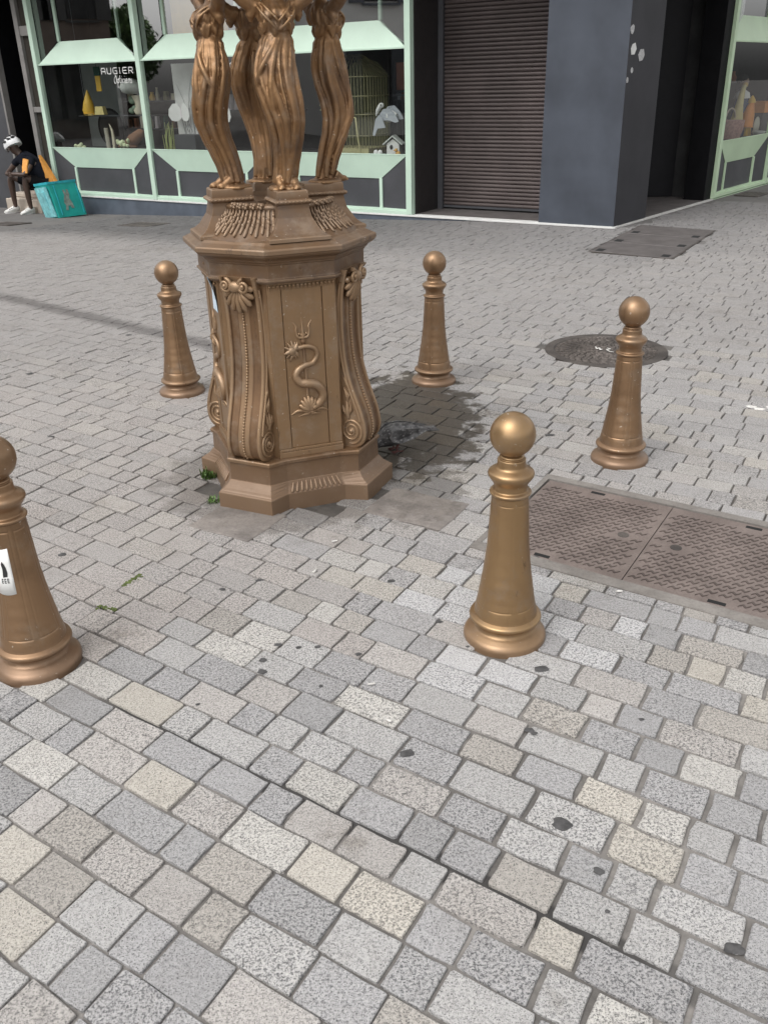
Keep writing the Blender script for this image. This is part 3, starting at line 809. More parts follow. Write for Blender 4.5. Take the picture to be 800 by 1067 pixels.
# caryatids: one continuous draped figure each (lofted, then welded by a voxel remesh)
def caryatid_mesh(mir, lean, seed):
    rnd = random.Random(seed)
    b = MB()
    TAB = [(0.00,.046,.046,.000,.000),(.03,.038,.039,.000,.002),(.08,.036,.038,.003,.009),(.13,.039,.041,.010,.014),(.18,.045,.046,.023,.016),(.24,.055,.054,.033,.012),(.30,.066,.060,.030,.001),
           (.36,.074,.066,.020,-.011),(.41,.075,.065,.011,-.013),(.45,.069,.059,.006,-.009),(.49,.059,.049,.004,-.002),(.525,.053,.042,.006,.004),(.55,.063,.051,.008,.003),(.575,.074,.061,.012,.002),(.595,.076,.058,.010,.001),(.612,.072,.045,.004,0),(.626,.050,.034,.001,0),(.638,.030,.027,.002,0),(.67,.025,.025,.006,0)]
    nz, na = 190, 128; rr = []
    for i in range(nz):
        h = .67*i/(nz - 1)
        rx, ry, fo, sw = lerp_tab(TAB, h)
        fo += lean*sstep(0, .3, h)*.9 - lean*.5*sstep(.45, .65, h)
        ring = []
        for j in range(na):
            a = 2*pi*j/na                         # a=0 : +s (side), pi/2 : front
            env = sstep(.01, .07, h)*(1 - sstep(.50, .528, h))
            # folds gathering at the belt and running down, pulled towards the bent knee
            hh = h*1.0
            drift = a + 2.3*(h - .52)*cos(a - radians(62)) + .5*(h - .3) + .16*sin(6*h + seed)
            nx, ny = cos(drift), sin(drift)
            f1 = 1 - 3.0*abs(mnoise.noise(Vector((nx*2.3 + seed, ny*2.3, hh*1.3))))
            f2 = 1 - 2.8*abs(mnoise.noise(Vector((nx*4.4, ny*4.4 + seed, hh*2.2 + 5))))
            f3 = 1 - 2.4*abs(mnoise.noise(Vector((nx*9.5 + 3, ny*9.5, hh*4.0 + seed))))
            amp = env*(.135 + .03*sstep(.25, .45, h))
            la = radians(56 + 40*sstep(.25, .47, h)*.6)
            leg = exp(-((a - la)/.40)**2)*sstep(.03, .16, h)*(1 - sstep(.40, .50, h))
            knee = exp(-((a - la)/.34)**2)*exp(-((h - .225)/.085)**2)
            other = exp(-((a - radians(128))/.36)**2)*sstep(.03, .2, h)*(1 - sstep(.36, .46, h))
            amp *= (1 - .92*min(1, leg*1.15))*(1 - .55*other)
            q = .90 + amp*(.80*f1 + .60*f2 + .34*f3) + .11*leg + .20*knee + .08*other
            # deep valley beside the bent leg, heavy central fold
            q += env*.13*exp(-((a - radians(92 - 10*h))/.10)**2)*sstep(.03, .12, h)
            q -= env*.24*exp(-((a - radians(84 - 12*h))/.10)**2)*(1 - sstep(.40, .5, h))
            q -= env*.13*exp(-((a - radians(106 + 8*h))/.09)**2)*(1 - sstep(.34, .5, h))
            q += env*.07*exp(-((a - radians(140 + 60*(h - .3)))/.08)**2)
            q += env*.07*exp(-((a - radians(20 - 50*(h - .3)))/.08)**2)
            # hem flares in ripples
            q += (1 - sstep(.0, .06, h))*.13*sin(11*a + seed)
            # bodice
            bz = sstep(.525, .545, h)*(1 - sstep(.60, .63, h))
            q += bz*.05*sin(13*a + 30*h) + bz*.03*sin(22*a - 40*h)
            bust = sum(exp(-((a - radians(90 + s_*27))/.26)**2) for s_ in (-1, 1))*exp(-((h - .578)/.022)**2)
            q += .24*bust
            ca, sa = cos(a), sin(a)
            ring.append(Vector((fo + ry*sa*q, mir*(sw + rx*ca*q), h)))
        rr.append(ring)
    b.rings(rr, True, 0, True)
    # blouse gathered over the belt
    rr = []
    for i, (h, k) in enumerate(((.562, .88), (.556, .98), (.546, 1.05), (.534, 1.09), (.524, 1.02), (.530, .88))):
        rx, ry, fo, sw = lerp_tab(TAB, h); ring = []
        for j in range(na):
            a = 2*pi*j/na
            q = k*(1 + .07*sin(7*a + seed)*(i in (2, 3, 4)) + .05*sin(13*a + i))
            ring.append(Vector((fo + lean*.75 + ry*1.05*sin(a)*q, mir*(sw + rx*cos(a)*q), h + .010*sin(5*a + seed)*(i > 1) + .006*sin(9*a)*(i > 1))))
        rr.append(ring)
    b.rings(rr, True, 0, True)
    L = lean*.45
    # long cloth edges hanging from the hip
    for (a0, a1, h0, h1, w) in ((150, 108, .47, .03, 1.1), (118, 92, .515, .06, 1.), (96, 140, .515, .24, 1.), (100, 165, .515, .36, .9), (28, 10, .47, .03, 1.1), (70, 90, .24, .02, 1.1),
                                (172, 160, .49, .02, 1.1), (205, 190, .46, .02, 1.2), (265, 285, .48, .02, 1.3), (318, 335, .48, .02, 1.1)):
        pts = []
        for i in range(16):
            t = i/15; h = h0 + (h1 - h0)*t; a = radians(a0 + (a1 - a0)*t**1.3)
            rx, ry, fo, sw = lerp_tab(TAB, h)
            fo += lean*sstep(0, .3, h)*.9 - lean*.5*sstep(.45, .65, h)
            q = .97 + .10*t + .06*sin(pi*t)
            pts.append((fo + ry*sin(a)*q, mir*(sw + rx*cos(a)*q), h))
        b.tube(pts, [w*(.0035 + .0065*sin(pi*i/15)**.7 + .004*(i/15)) for i in range(16)], 8)
    # sash ends and the crossed bands of the bodice
    for s_ in (-1, 1):
        b.tube(catmull([(L + .060, s_*.004, .532), (L + .076, s_*.030, .555), (L + .066, s_*.058, .585), (L + .020, s_*.070, .615)], 4), [.005]*13, 7)
        b.tube(catmull([(L + .056, -s_*.012, .545), (L + .078, s_*.012, .570), (L + .062, s_*.040, .600), (L + .020, s_*.052, .622)], 4), [.0045]*13, 7)
    # arms raised to carry the dome
    for s_ in (-1, 1):
        b.tube(catmull([(L + .004, s_*.055, .606), (L + .006, s_*.082, .612), (L + .012, s_*.125, .640), (L + .016, s_*.160, .672), (L + .010, s_*.155, .72), (L - .002, s_*.128, .775), (L - .012, s_*.105, .815)], 4),
               [.028]*4 + [.026]*4 + [.0245]*4 + [.021]*4 + [.0195]*4 + [.0165]*4 + [.013], 12)
        b.ball((L - .018, s_*.098, .828), (.020, .013, .016), 0, 10)
        for q in range(4):
            b.tube([(L - .016 - .004*q, s_*(.104 - .007*q), .832), (L - .016 - .004*q, s_*(.100 - .010*q), .848), (L - .022 - .004*q, s_*(.094 - .011*q), .856)], [.0055, .005, .004], 6)
        b.tube([(L - .006, s_*.100, .822), (L + .006, s_*.092, .834), (L + .008, s_*.086, .846)], [.006, .0055, .0045], 6)
        # ruffled sleeve at the shoulder, pushed back by the raised arm
        b.tube([(L + .002, s_*.060, .615), (L + .004, s_*.078, .600), (L + .003, s_*.088, .578), (L + .0, s_*.086, .560)], [.026, .026, .018, .006], 12)
    # head
    hx, hz = L + .012, .722
    b.ball((hx, 0, hz), (.045, .037, .054), 0, 20)
    b.ball((hx - .012, 0, hz + .018), (.046, .043, .046), 0, 18)
    b.tube([(hx + .042, 0, hz + .014), (hx + .052, 0, hz - .006), (hx + .044, 0, hz - .012)], [.004, .0065, .005], 8)
    b.tube([(hx + .040, -.011, hz - .024), (hx + .045, 0, hz - .024), (hx + .040, .011, hz - .024)], [.003, .005, .003], 6)
    b.ball((hx + .030, 0, hz - .044), (.012, .012, .010), 0, 8)
    for s_ in (-1, 1):
        b.ball((hx + .036, s_*.015, hz + .006), (.006, .007, .004), 0, 8)
        b.tube([(hx + .030, s_*.028, hz + .016), (hx + .040, s_*.014, hz + .019), (hx + .042, s_*.006, hz + .015)], .003, 6)
        b.ball((hx - .004, s_*.037, hz - .002), (.009, .006, .013), 0, 8)
    for i in range(15):
        a = i*2*pi/15
        b.ball((hx - .016 + .038*cos(a), .040*sin(a), hz + .036), (.011, .011, .010), 0, 8)
    b.ball((hx - .058, 0, hz + .010), (.022, .024, .022), 0, 12)
    # feet on their little base
    b.ball((.058, mir*.030, .010), (.034, .0155, .014), 0, 12)
    b.tube([(.030, mir*.030, .030), (.046, mir*.030, .020), (.066, mir*.030, .010)], [.018, .017, .012], 10)
    b.ball((.046, -mir*.026, .010), (.030, .0150, .014), 0, 12)
    b.tube([(.020, -mir*.026, .030), (.036, -mir*.026, .019), (.052, -mir*.026, .010)], [.018, .017, .012], 10)
    for s_, x0 in ((mir*.030, .086), (-mir*.026, .070)):
        for q in range(5):
            b.ball((x0 - .004*abs(q - 1.2), s_ - .012 + q*.006, .006), (.010, .0036, .006), 0, 6)
    b.lathe([(-.004, .066), (.004, .068), (.010, .060), (.014, .03)], 20, 0, (.0, 0, 0), True, True, lambda a, z, r: r*(1 + .06*sin(5*a)))
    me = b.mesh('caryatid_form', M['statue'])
    o = link(bpy.data.objects.new('caryatid_form', me))
    m = o.modifiers.new('weld', 'REMESH'); m.mode = 'VOXEL'; m.voxel_size = .0034; m.use_smooth_shade = True
    m = o.modifiers.new('soft', 'SMOOTH'); m.factor = .5; m.iterations = 2
    dg = bpy.context.evaluated_depsgraph_get(); dg.update()
    out = bpy.data.meshes.new_from_object(o.evaluated_get(dg))
    bpy.data.objects.remove(o); out.name = 'caryatid'
    return out
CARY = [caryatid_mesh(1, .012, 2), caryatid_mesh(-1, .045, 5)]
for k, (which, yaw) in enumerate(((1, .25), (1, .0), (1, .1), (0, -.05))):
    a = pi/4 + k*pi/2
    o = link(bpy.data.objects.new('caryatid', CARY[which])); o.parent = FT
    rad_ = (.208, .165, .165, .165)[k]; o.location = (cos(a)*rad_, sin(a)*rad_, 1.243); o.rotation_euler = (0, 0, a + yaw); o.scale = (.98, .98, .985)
    o['label'] = ['draped bronze figure with its knee bent outward', 'draped bronze figure seen from behind', 'draped bronze figure leaning outward at the hip', 'draped bronze figure facing the camera'][k]
# the dome they carry, above the picture
b = MB()
b.lathe([(2.055, .30), (2.062, .335), (2.085, .34), (2.10, .325), (2.125, .33), (2.15, .315), (2.19, .305), (2.26, .27), (2.33, .215), (2.39, .15), (2.44, .085), (2.47, .05), (2.50, .045), (2.52, .055), (2.55, .04), (2.62, .02), (2.70, .006)], 48, 0, (0, 0, 0), True, True,
        lambda a, z, r: r*(1 + .012*abs(sin(8*a))*(z > 2.15)*(z < 2.42)))
b.build('dome', M['cornice'], FT)

# ------------------------------------------------------------------ bollards
def bollard(mat, dep):
    t = thing('bollard', '', 'bollard')
    b = MB(); b.lathe([(p.x, p.y) for p in catmull([(-.02,.130,0),(.003,.130,0),(.011,.1298,0),(.018,.1275,0),(.025,.1215,0),(.030,.114,0),(.035,.106,0),(.040,.098,0),(.047,.0935,0),(.055,.093,0),(.061,.096,0),(.065,.1035,0),(.070,.110,0),(.076,.1125,0),(.082,.1105,0),(.086,.104,0),(.089,.0985,0)], 3)], 56)
    b.build('base', mat, t)
    # shaft with six long engraved panels
    tab = [(.088,.0975),(.11,.0945),(.13,.0905),(.16,.0855),(.20,.0795),(.24,.0735),(.28,.0685),(.33,.0635),(.385,.0605),(.44,.0575),(.499,.0545)]
    def grv(a, z, r):
        s = (a % (pi/3)) - pi/6
        w = .40 ; e = 0.
        dx = (abs(s) - w)*r
        if .128 < z < .478:
            e = (.35 if dep < .0015 else .9)*max(0, 1 - abs(dx)/.0028)
        if abs(s) < w:
            e = max(e, max(0, 1 - abs(z - .130)/.0035), max(0, 1 - abs(z - .474)/.0035))
        return r - dep*e
    zs = sorted(set([.088 + i*(.411/70) for i in range(71)] + [.1265, .128, .130, .132, .1335, .4705, .472, .474, .476, .4775]))
    prof = [(z, lerp_tab(tab, z)[0]) for z in zs]
    b = MB(); b.lathe(prof, 216, 0, (0, 0, 0), True, True, grv)
    b.build('shaft', mat, t)
    b = MB(); b.lathe([(p.x, p.y) for p in catmull([(.494,.0545,0),(.497,.0575,0),(.501,.0612,0),(.506,.0612,0),(.509,.0565,0),(.512,.0505,0),(.520,.0495,0),(.532,.051,0),(.545,.0595,0),(.556,.0665,0),(.563,.0680,0),(.570,.0650,0),(.577,.0545,0),(.582,.0465,0),(.588,.0425,0),(.602,.0415,0),(.608,.0405,0),(.6095,.035,0),(.612,.034,0),(.6145,.036,0),(.618,.0355,0),(.622,.030,0),(.626,.025,0)], 3)], 48)
    b.build('collar', mat, t)
    b = MB(); b.ball((0, 0, .682), .066, 0, 40)
    b.build('ball', mat, t)
    return t
BG = bollard(M['bollard_gold'], .0014)
BL = bollard(M['bollard'], .0020)
LB = ['golden bronze bollard nearest the wide chevron plate, chipped paint near its foot',
      'bronze bollard standing in front of the round manhole cover',
      'bronze bollard behind the pigeon and wet patch, on the shutter side',
      'bronze bollard behind the fountain, nearest to the teal delivery bag',
      'bronze bollard with a white sticker on its shaft, cut by the photo edge']
for i, (x, y) in enumerate(BOLL):
    o = BG if i == 0 else BL if i == 1 else copy_tree(BL)
    o.location = (x, y, 0); o.rotation_euler = (random.uniform(-.006, .006), random.uniform(-.006, .006), (-.35, .5, 1.23, -.1, .25)[i])
    o['label'] = LB[i]; o['group'] = 'bronze ball-topped bollards around the fountain'
    if i == 4: BE = o
# sticker on the last one
b = MB(); p = MB()
def on_shaft(a, z, d):
    r = lerp_tab([(.24,.0735),(.28,.0685),(.33,.0635),(.385,.0605),(.44,.0575),(.5,.0545)], z)[0] + d
    return Vector((r*cos(a), r*sin(a), z))
A0 = radians(-155); A1 = radians(-79)
b.rings([[on_shaft(A0 + (A1 - A0)*i/12, z - .012*sin(i*.2), d) for i in range(13)] for z, d in ((.290, .0008), (.34, .0009), (.39, .0009), (.435, .0008))], False, 0, True, False)
st = b.build('sticker', M['sticker'], BE); m = st.modifiers.new('thick', 'SOLIDIFY'); m.thickness = .0006
def patch(pts, d=.0018):
    p.add([on_shaft(radians(a - 23), z, d) for a, z in pts], [tuple(range(len(pts)))])
patch([(-82, .335), (-70, .338), (-68, .350), (-70, .368), (-74, .380), (-78, .386), (-82, .378), (-80, .36)])
patch([(-100, .36), (-88, .36), (-86, .40), (-92, .415), (-101, .40)])
for a, z in ((-80, .318), (-72, .319), (-88, .317)):
    for dz in (0, .006, .012): patch([(a, z + dz - .0015), (a + 5, z + dz - .0015), (a + 5, z + dz + .0015), (a, z + dz + .0015)])
    patch([(a, z - .0015), (a + 1.4, z - .0015), (a + 1.4, z + .0135), (a, z + .0135)])
o = p.build('sticker_print', M['ink'], st)
BE.rotation_euler = (0, 0, 0)

# ------------------------------------------------------------------ covers let into the paving
def quadM(o, u, v, z=0.):
    m = Matrix((u, v, Vector((0, 0, 1)))).transposed().to_4x4(); m.translation = o + Vector((0, 0, z)); return m
CM = quadM(COVO, COVU, COVV)
CT = thing('access_cover', 'wide double access cover of brown iron with chevron tread in a concrete surround', 'access cover', COVO)
def kid(b, name, mat, par, M_):
    par_inv = Matrix.Translation(par.location).inverted() if par.parent is None else Matrix.Translation(par.parent.location).inverted()
    b.xf(par_inv @ M_)
    return b.build(name, mat, par)
b = MB(); e = .10
for (a, c) in (((-e*.3, -.062, -.03), (COVL + e, -.006, .0040)), ((-e*.3, COVW + .006, -.03), (COVL + e, COVW + .050, .0040)), ((-e*.3, -.006, -.03), (-.006, COVW + .006, .0039)), ((COVL + .006, -.006, -.03), (COVL + e, COVW + .006, .0039))):
    b.box(a, c)
o = kid(b, 'concrete_surround', M['concrete'], CT, CM)
b = MB(); b.box((-.006, -.006, -.03), (COVL + .006, COVW + .006, -.012))
kid(b, 'gap', M['hole'], CT, CM)
for q in range(2):
    l0 = q*COVL/2 + .002; l1 = (q + 1)*COVL/2 - .002
    b = MB(); b.box((l0, .0, -.02), (l1, COVW, -.0012))
    # chevron tread: short bent bars in staggered rows
    pv, pu = .060, .047; r = 0
    y = .045
    while y < COVW - .035:
        x = l0 + .03 + (pu*.5 if r % 2 else 0); i = 0
        while x < l1 - .035:
            hole = (abs(y - COVW*.5) < .03 and abs(x - (l1 - .10 if q == 0 else l0 + .10)) < .05)
            keyh = (y < .075 or y > COVW - .075) and abs(x - (l0 + l1)/2 + (.04 if q == 0 else -.05)) < .05
            if not hole and not keyh:
                up_ = 1
                pts = [(-.0185, -.0055), (-.006, .0042), (.006, -.0042), (.0185, .0055)]
                w = .0054; vs = []
                for (dx, dy) in pts:
                    for (sg, zz) in ((-1, -.0012), (-.7, .0016), (.7, .0016), (1, -.0012)):
                        vs.append((x + dx + sg*w*.35, y + dy*1.5 + sg*w, zz))
                fs = []
                for k in range(3):
                    for m_ in range(3): fs.append((k*4 + m_, k*4 + m_ + 1, k*4 + m_ + 5, k*4 + m_ + 4))
                fs += [(0, 1, 2, 3), (12, 13, 14, 15)]
                b.add(vs, fs, 1)
            x += pu; i += 1
        y += pv*.55; r += 1
    pl = kid(b, 'plate', [M['iron'], M['tread']], CT, CM)
    cx = (l0 + l1)/2 - (.04 if q == 0 else -.05)
    for y in (.012, COVW - .034):
        b = MB(); b.box((cx - .03, y, -.0012), (cx + .03, y + .020, -.0004))
        kid(b, 'lifting_slot', M['hole'], pl, CM)
    b = MB(); b.lathe([(-.0012, .022), (.0005, .022), (.001, .02)], 20, 0, (l1 - .10 if q == 0 else l0 + .10, COVW*.5, 0))
    kid(b, 'lock_boss', M['iron_dark'], pl, CM)

# round manhole
MT = thing('manhole_cover', 'round dark cast iron manhole cover with ringed pattern and white paint marks', 'manhole cover', MH)
b = MB(); b.lathe([(-.03, MHR + .035), (.003, MHR + .035), (.0045, MHR + .030), (.0045, MHR - .020), (-.003, MHR - .024), (-.003, .01)], 72, 0, (0, 0, 0), False)
b.build('frame_ring', M['iron_dark'], MT)
b = MB(); rr = MHR - .045; ring = 0
while rr > .04:
    n = max(6, int(2*pi*rr/.052)); ph = random.random()
    for i in range(n):
        a0 = 2*pi*(i + ph)/n; a1 = a0 + 2*pi/n*.74; w = .009
        vs = []
        for k in range(4):
            a = a0 + (a1 - a0)*k/3; dr = .006*sin(k*2.1 + ring)
            for q, z in ((-w, -.0035), (-w*.6, .003), (w*.6, .003), (w, -.0035)):
                vs.append(((rr + q + dr)*cos(a), (rr + q + dr)*sin(a), z))
        fs = []
        for k in range(3):
            for m_ in range(3): fs.append((k*4 + m_, k*4 + m_ + 1, k*4 + m_ + 5, k*4 + m_ + 4))
        fs += [(0, 1, 2, 3), (12, 13, 14, 15)]
        b.add(vs, fs)
    rr -= .0275; ring += 1
b.build('cover_disc', rustiron('scoured_cast_iron', (.08, .068, .06), (.15, .128, .115), .55, .35), MT)
b = MB()
for (x0, y0, x1, y1) in ((-.08, .03, -.06, -.01), (-.06, -.01, -.05, .02), (-.05, .02, -.03, -.02), (-.03, -.02, -.025, .0), (-.005, .04, .02, .03), (.02, .03, .005, .0), (.005, .0, .04, -.03), (.04, -.03, .065, -.03)):
    b.tube([(x0, y0, .0035), ((x0 + x1)/2, (y0 + y1)/2, .0042), (x1, y1, .0035)], .0055, 6, 0, True, .3)
b.xf(RZ(radians(-35)))
b.build('paint_mark', M['dropping'], MT)

# large flat cover near the corner pillar
F_ = quadM(FCO, FCU, FCV)
T_ = thing('chamber_cover', 'large grey rectangular chamber cover near the corner pillar', 'access cover', FCO)
b = MB(); b.box((-.02, -.02, -.03), (1.88, .86, .0050)); kid(b, 'frame', M['iron_dark'], T_, F_)
for i in range(3):
    b = MB(); b.box((i*.62 + .004, .0, -.02), (i*.62 + .612, .84, .0075)); o = kid(b, 'lid', M['iron_grey'], T_, F_); bevel(o, .003, 1)
for i in range(3):
    for y in (.04, .72):
        b = MB(); b.box((i*.62 + .03, y, .0075), (i*.62 + .16, y + .08, .0088))
        kid(b, 'lifting_key', M['hole'], T_, F_)

def smallcover(c, az, l, w, label, mat):
    u = Vector((cos(az), sin(az), 0)); v = Vector((-sin(az), cos(az), 0))
    z0 = [gz(*(Vector((c[0], c[1], 0)) + u*a*l/2 + v*q*w/2).xy) for a, q in ((-1, -1), (1, -1), (1, 1), (-1, 1))]
    ring = lambda k, dz: [Vector((c[0], c[1], z0[i] + dz)) + u*a*l/2*k + v*q*w/2*k for i, (a, q) in enumerate(((-1, -1), (1, -1), (1, 1), (-1, 1)))]
    b = MB(); b.rings([ring(1, -.02), ring(1, .004), ring(.94, .0085), ring(.90, .0085), ring(.89, .0065)])
    for i in range(9):
        t = -.8 + i*.2
        for q in range(5):
            p = Vector((c[0], c[1], 0)) + u*t*l/2 + v*(-.7 + q*.35)*w/2
            b.ball((p.x, p.y, gz(p.x, p.y) + .006), (.016, .016, .004), 0, 6)
    tag(b.build('service_hatch', mat), label, 'access cover')
smallcover((-3.28, 13.04), AZL, .62, .46, 'small dark hatch in the paving under the lettered display window', M['iron_dark'])
smallcover((-5.50, 13.86), AZL, .55, .42, 'small dark hatch in the paving before the seated person', M['iron_dark'])
smallcover((5.42, 13.40), AZR, .50, .34, 'small dark hatch in the paving under the dull green shop window', M['iron_dark'])

# ------------------------------------------------------------------ shop fronts. Local frame: x along the front, y out of it, z up
def empty_at(name, label, cat, F):
    o = link(bpy.data.objects.new(name, None)); o.empty_display_size = .2
    o.matrix_world = F
    return tag(o, label, cat)
def bx(name, mat, par, *boxes, bev=0):
    b = MB()
    for (a, c) in boxes: b.box(a, c)
    o = b.build(name, mat, par)
    if bev: bevel(o, bev, 2)
    return o
INS, REC, REL = .43, .12, .05
ZS0, ZS1, ZB0, ZB1, ZT = .44, .735, 1.955, 2.275, 3.1
def bay(par, x0, x1, green, plinth_z, pw=.04, mull=True):
    """one faceted bay: flush main pane, set-back panes above and below behind sloping green panels"""
    a, c = x0 + pw, x1 - pw
    b = MB()      # sloping panel under the main pane
    b.add([(a, 0, ZS1), (c, 0, ZS1), (c - INS, -REL, ZS0), (a + INS, -REL, ZS0), (a, -.03, ZS1), (c, -.03, ZS1), (c - INS, -REL - .03, ZS0), (a + INS, -REL - .03, ZS0)],
          [(0, 1, 2, 3), (4, 5, 6, 7), (0, 1, 5, 4), (1, 2, 6, 5), (2, 3, 7, 6), (3, 0, 4, 7)])
    b.build('sill_panel', green, par)
    b = MB()
    b.add([(a, 0, ZB0), (c, 0, ZB0), (c - INS, -REC, ZB1), (a + INS, -REC, ZB1), (a, -.03, ZB0), (c, -.03, ZB0), (c - INS, -REC - .03, ZB1), (a + INS, -REC - .03, ZB1)],
          [(0, 1, 2, 3), (4, 5, 6, 7), (0, 1, 5, 4), (1, 2, 6, 5), (2, 3, 7, 6), (3, 0, 4, 7)])
    b.build('canopy_panel', green, par)
    # narrow edge profiles round the main pane
    bx('pane_edge', green, par, ((a, -.012, ZS1 + .0005), (c, .004, ZS1 + .012)))
    bx('pane_edge', green, par, ((a, .002, ZB0 - .006), (c, .012, ZB0 + .012)))
    # mullions of the set-back parts
    for (xx, z0, z1) in ((a + INS, .06, ZS0), (c - INS, .06, ZS0), (a + INS, ZB1, ZT), (c - INS, ZB1, ZT)):
        rc = REL if z0 < 1 else REC
        bx('mullion', green, par, ((xx - .022, -rc - .028, z0), (xx + .022, -rc + .012, z1)))
    bx('rail', green, par, ((a, -REC - .02, .055), (c, .0, .075)), ((a, -.03, .012), (c, .022, .055)), bev=.003)
    b = MB(); b.add([(a, -.012, ZS1), (c, -.012, ZS1), (c, -.012, ZB0), (a, -.012, ZB0)], [(0, 1, 2, 3)]); b.build('window_pane', M['glass'], par)
    b = MB()
    b.add([(a + INS, -REC - .01, ZB1), (c - INS, -REC - .01, ZB1), (c - INS, -REC - .01, ZT), (a + INS, -REC - .01, ZT)], [(0, 1, 2, 3)])
    b.add([(a, -.07, ZB0), (a + INS, -.072, ZB1), (a + INS, -.072, ZT), (a, -.07, ZT)], [(0, 1, 2, 3)])
    b.add([(c, -.07, ZB0), (c - INS, -.072, ZB1), (c - INS, -.072, ZT), (c, -.07, ZT)], [(0, 1, 2, 3)])
    b.build('upper_pane', M['glass_up'], par)
    b = MB()
    b.add([(a + INS, -REL - .012, .07), (c - INS, -REL - .012, .07), (c - INS, -REL - .012, ZS0), (a + INS, -REL - .012, ZS0)], [(0, 1, 2, 3)])
    b.add([(a, -.008, .07), (a + INS, -REL - .008, .07), (a + INS, -REL - .008, ZS0), (a, -.008, ZS1 - .01)], [(0, 1, 2, 3)])
    b.add([(c, -.008, .07), (c - INS, -REL - .008, .07), (c - INS, -REL - .008, ZS0), (c, -.008, ZS1 - .01)], [(0, 1, 2, 3)])
    b.build('lower_panel', M['darkgrey'], par)
    bx('display_floor', M['dark'], par, ((a, -1.25, ZS1 - .10), (c, -.035, ZS1 - .03)))

def strokes(par, x0, z0, h, pitch, name='lettering'):
    """AUGIER in wide rounded capitals; reads towards falling x"""
    G_ = {'A': [[(0,0),(0,.7),(.15,1),(.85,1),(1,.7),(1,0)],[(0,.42),(1,.42)]], 'U': [[(0,1),(0,.2),(.18,0),(.82,0),(1,.2),(1,1)]],
          'G': [[(1,1),(.2,1),(0,.8),(0,.2),(.2,0),(1,0),(1,.5),(.55,.5)]], 'I': [[(.5,0),(.5,.62)],[(.5,.84),(.5,1)]],
          'E': [[(1,1),(.2,1),(0,.8),(0,.2),(.2,0),(1,0)],[(0,.5),(.9,.5)]], 'R': [[(0,0),(0,1),(.8,1),(1,.85),(1,.6),(.8,.45),(0,.45)],[(.55,.45),(1,0)]]}
    w = h*1.05; s = h*.15
    x = x0
    for ch in 'AUGIER':
        ww = w if ch != 'I' else w*.4
        b = MB()
        for st in G_[ch]:
            pts = [(x - p*ww, .0, z0 + q*h) for p, q in st]
            for p, q in zip(pts, pts[1:]):
                d = Vector(q) - Vector(p); L = d.length; d.normalize(); n = Vector((-d.z, 0, d.x))*s*.5
                P0 = Vector(p) - d*s*.4; P1 = Vector(q) + d*s*.4
                vs = []
                for y in (.001, .004):
                    vs += [P0 + n + Vector((0, y, 0)), P0 - n + Vector((0, y, 0)), P1 - n + Vector((0, y, 0)), P1 + n + Vector((0, y, 0))]
                b.add(vs, [(0,1,2,3),(4,5,6,7),(0,1,5,4),(1,2,6,5),(2,3,7,6),(3,0,4,7)])
        x -= (pitch if ch != 'I' else pitch*.62)
        b.build('letter', M['white'], par)

def script_line(par, x0, z0, h):
    """the handwritten line below the name"""
    b = MB()
    def S(pts, r=.0075):
        b.tube([(x0 - p*h, .006, z0 + q*h) for p, q in [(v.x, v.y) for v in catmull([(p, q, 0) for p, q in pts], 5)]], r, 6, 0, True, .6)
    S([(.35,.9),(.05,.6),(.0,.1),(.25,-.05),(.5,.4),(.45,.9),(.3,1.0)])                    # O
    S([(.62,.55),(.62,-.65)]); S([(.62,.35),(.85,.55),(.95,.25),(.8,0),(.62,.1)])          # p
    S([(1.2,1.0),(1.15,.15),(1.35,.02)]); S([(1.02,.6),(1.4,.62)])                         # t
    S([(1.5,.55),(1.5,.05),(1.6,0)]); S([(1.52,.85),(1.53,.87)])                           # i
    S([(2.0,.5),(1.75,.45),(1.7,.1),(2.0,.05)])                                            # c
    S([(2.15,.55),(2.15,.05),(2.25,0)]); S([(2.17,.85),(2.18,.87)])                        # i
    S([(2.4,.25),(2.65,.35),(2.55,.55),(2.38,.35),(2.45,.05),(2.7,.05)])                   # e
    S([(2.85,.5),(2.85,0)]); S([(2.85,.3),(3.05,.55),(3.18,.4),(3.2,0)])                   # n
    S([(3.55,.5),(3.38,.42),(3.55,.22),(3.5,.02),(3.3,.05)])                               # s
    b.build('script_lettering', M['white'], par)

SL = empty_at('shopfront', 'pale green optician shopfront of three faceted bays above a blue grey plinth', 'shopfront', FL)
for x in (2.745, 5.05, 7.37, 9.665):
    o = bx('post', M['green'], SL, ((x - .042, -.06, .012), (x + .042, .032, ZT)), bev=.004)
for x0, x1 in ((2.745, 5.05), (5.05, 7.37), (7.37, 9.665)):
    bay(SL, x0, x1, M['green'], 0)
strokes(SL, 8.19, 1.795, .078, .128)
strokes(SL, 5.87, 1.795, .078, .128)
script_line(SL, 7.93, 1.665, .105)
script_line(SL, 5.61, 1.665, .105)
b = MB()
n = 32; xs = [.02 + i*(9.62/n) for i in range(n + 1)]
gpt = lambda x, y: gz(*(CO + DL*x + NL*y).xy)
b.rings([[(x, -.12, gpt(x, 0) - .05), (x, .014, gpt(x, 0) - .05), (x, .014, -.012), (x, -.12, -.012)] for x in xs])
o = b.build('plinth', M['tile'], SL)
bx('white_ledge', M['white'], SL, ((.0, -.10, -.0115), (9.69, .030, .0115)), bev=.003)
# the room behind the panes
bx('interior_shell', M['dark'], SL, ((2.80, -3.2, -.05), (9.60, -3.15, ZT)), ((2.72, -3.2, -.05), (2.79, -.10, ZT)), ((9.62, -3.2, -.05), (9.68, -.10, ZT)), ((2.80, -3.2, ZT), (9.60, -.2, ZT + .05)), ((2.80, -3.2, -.08), (9.60, -.2, -.05)))

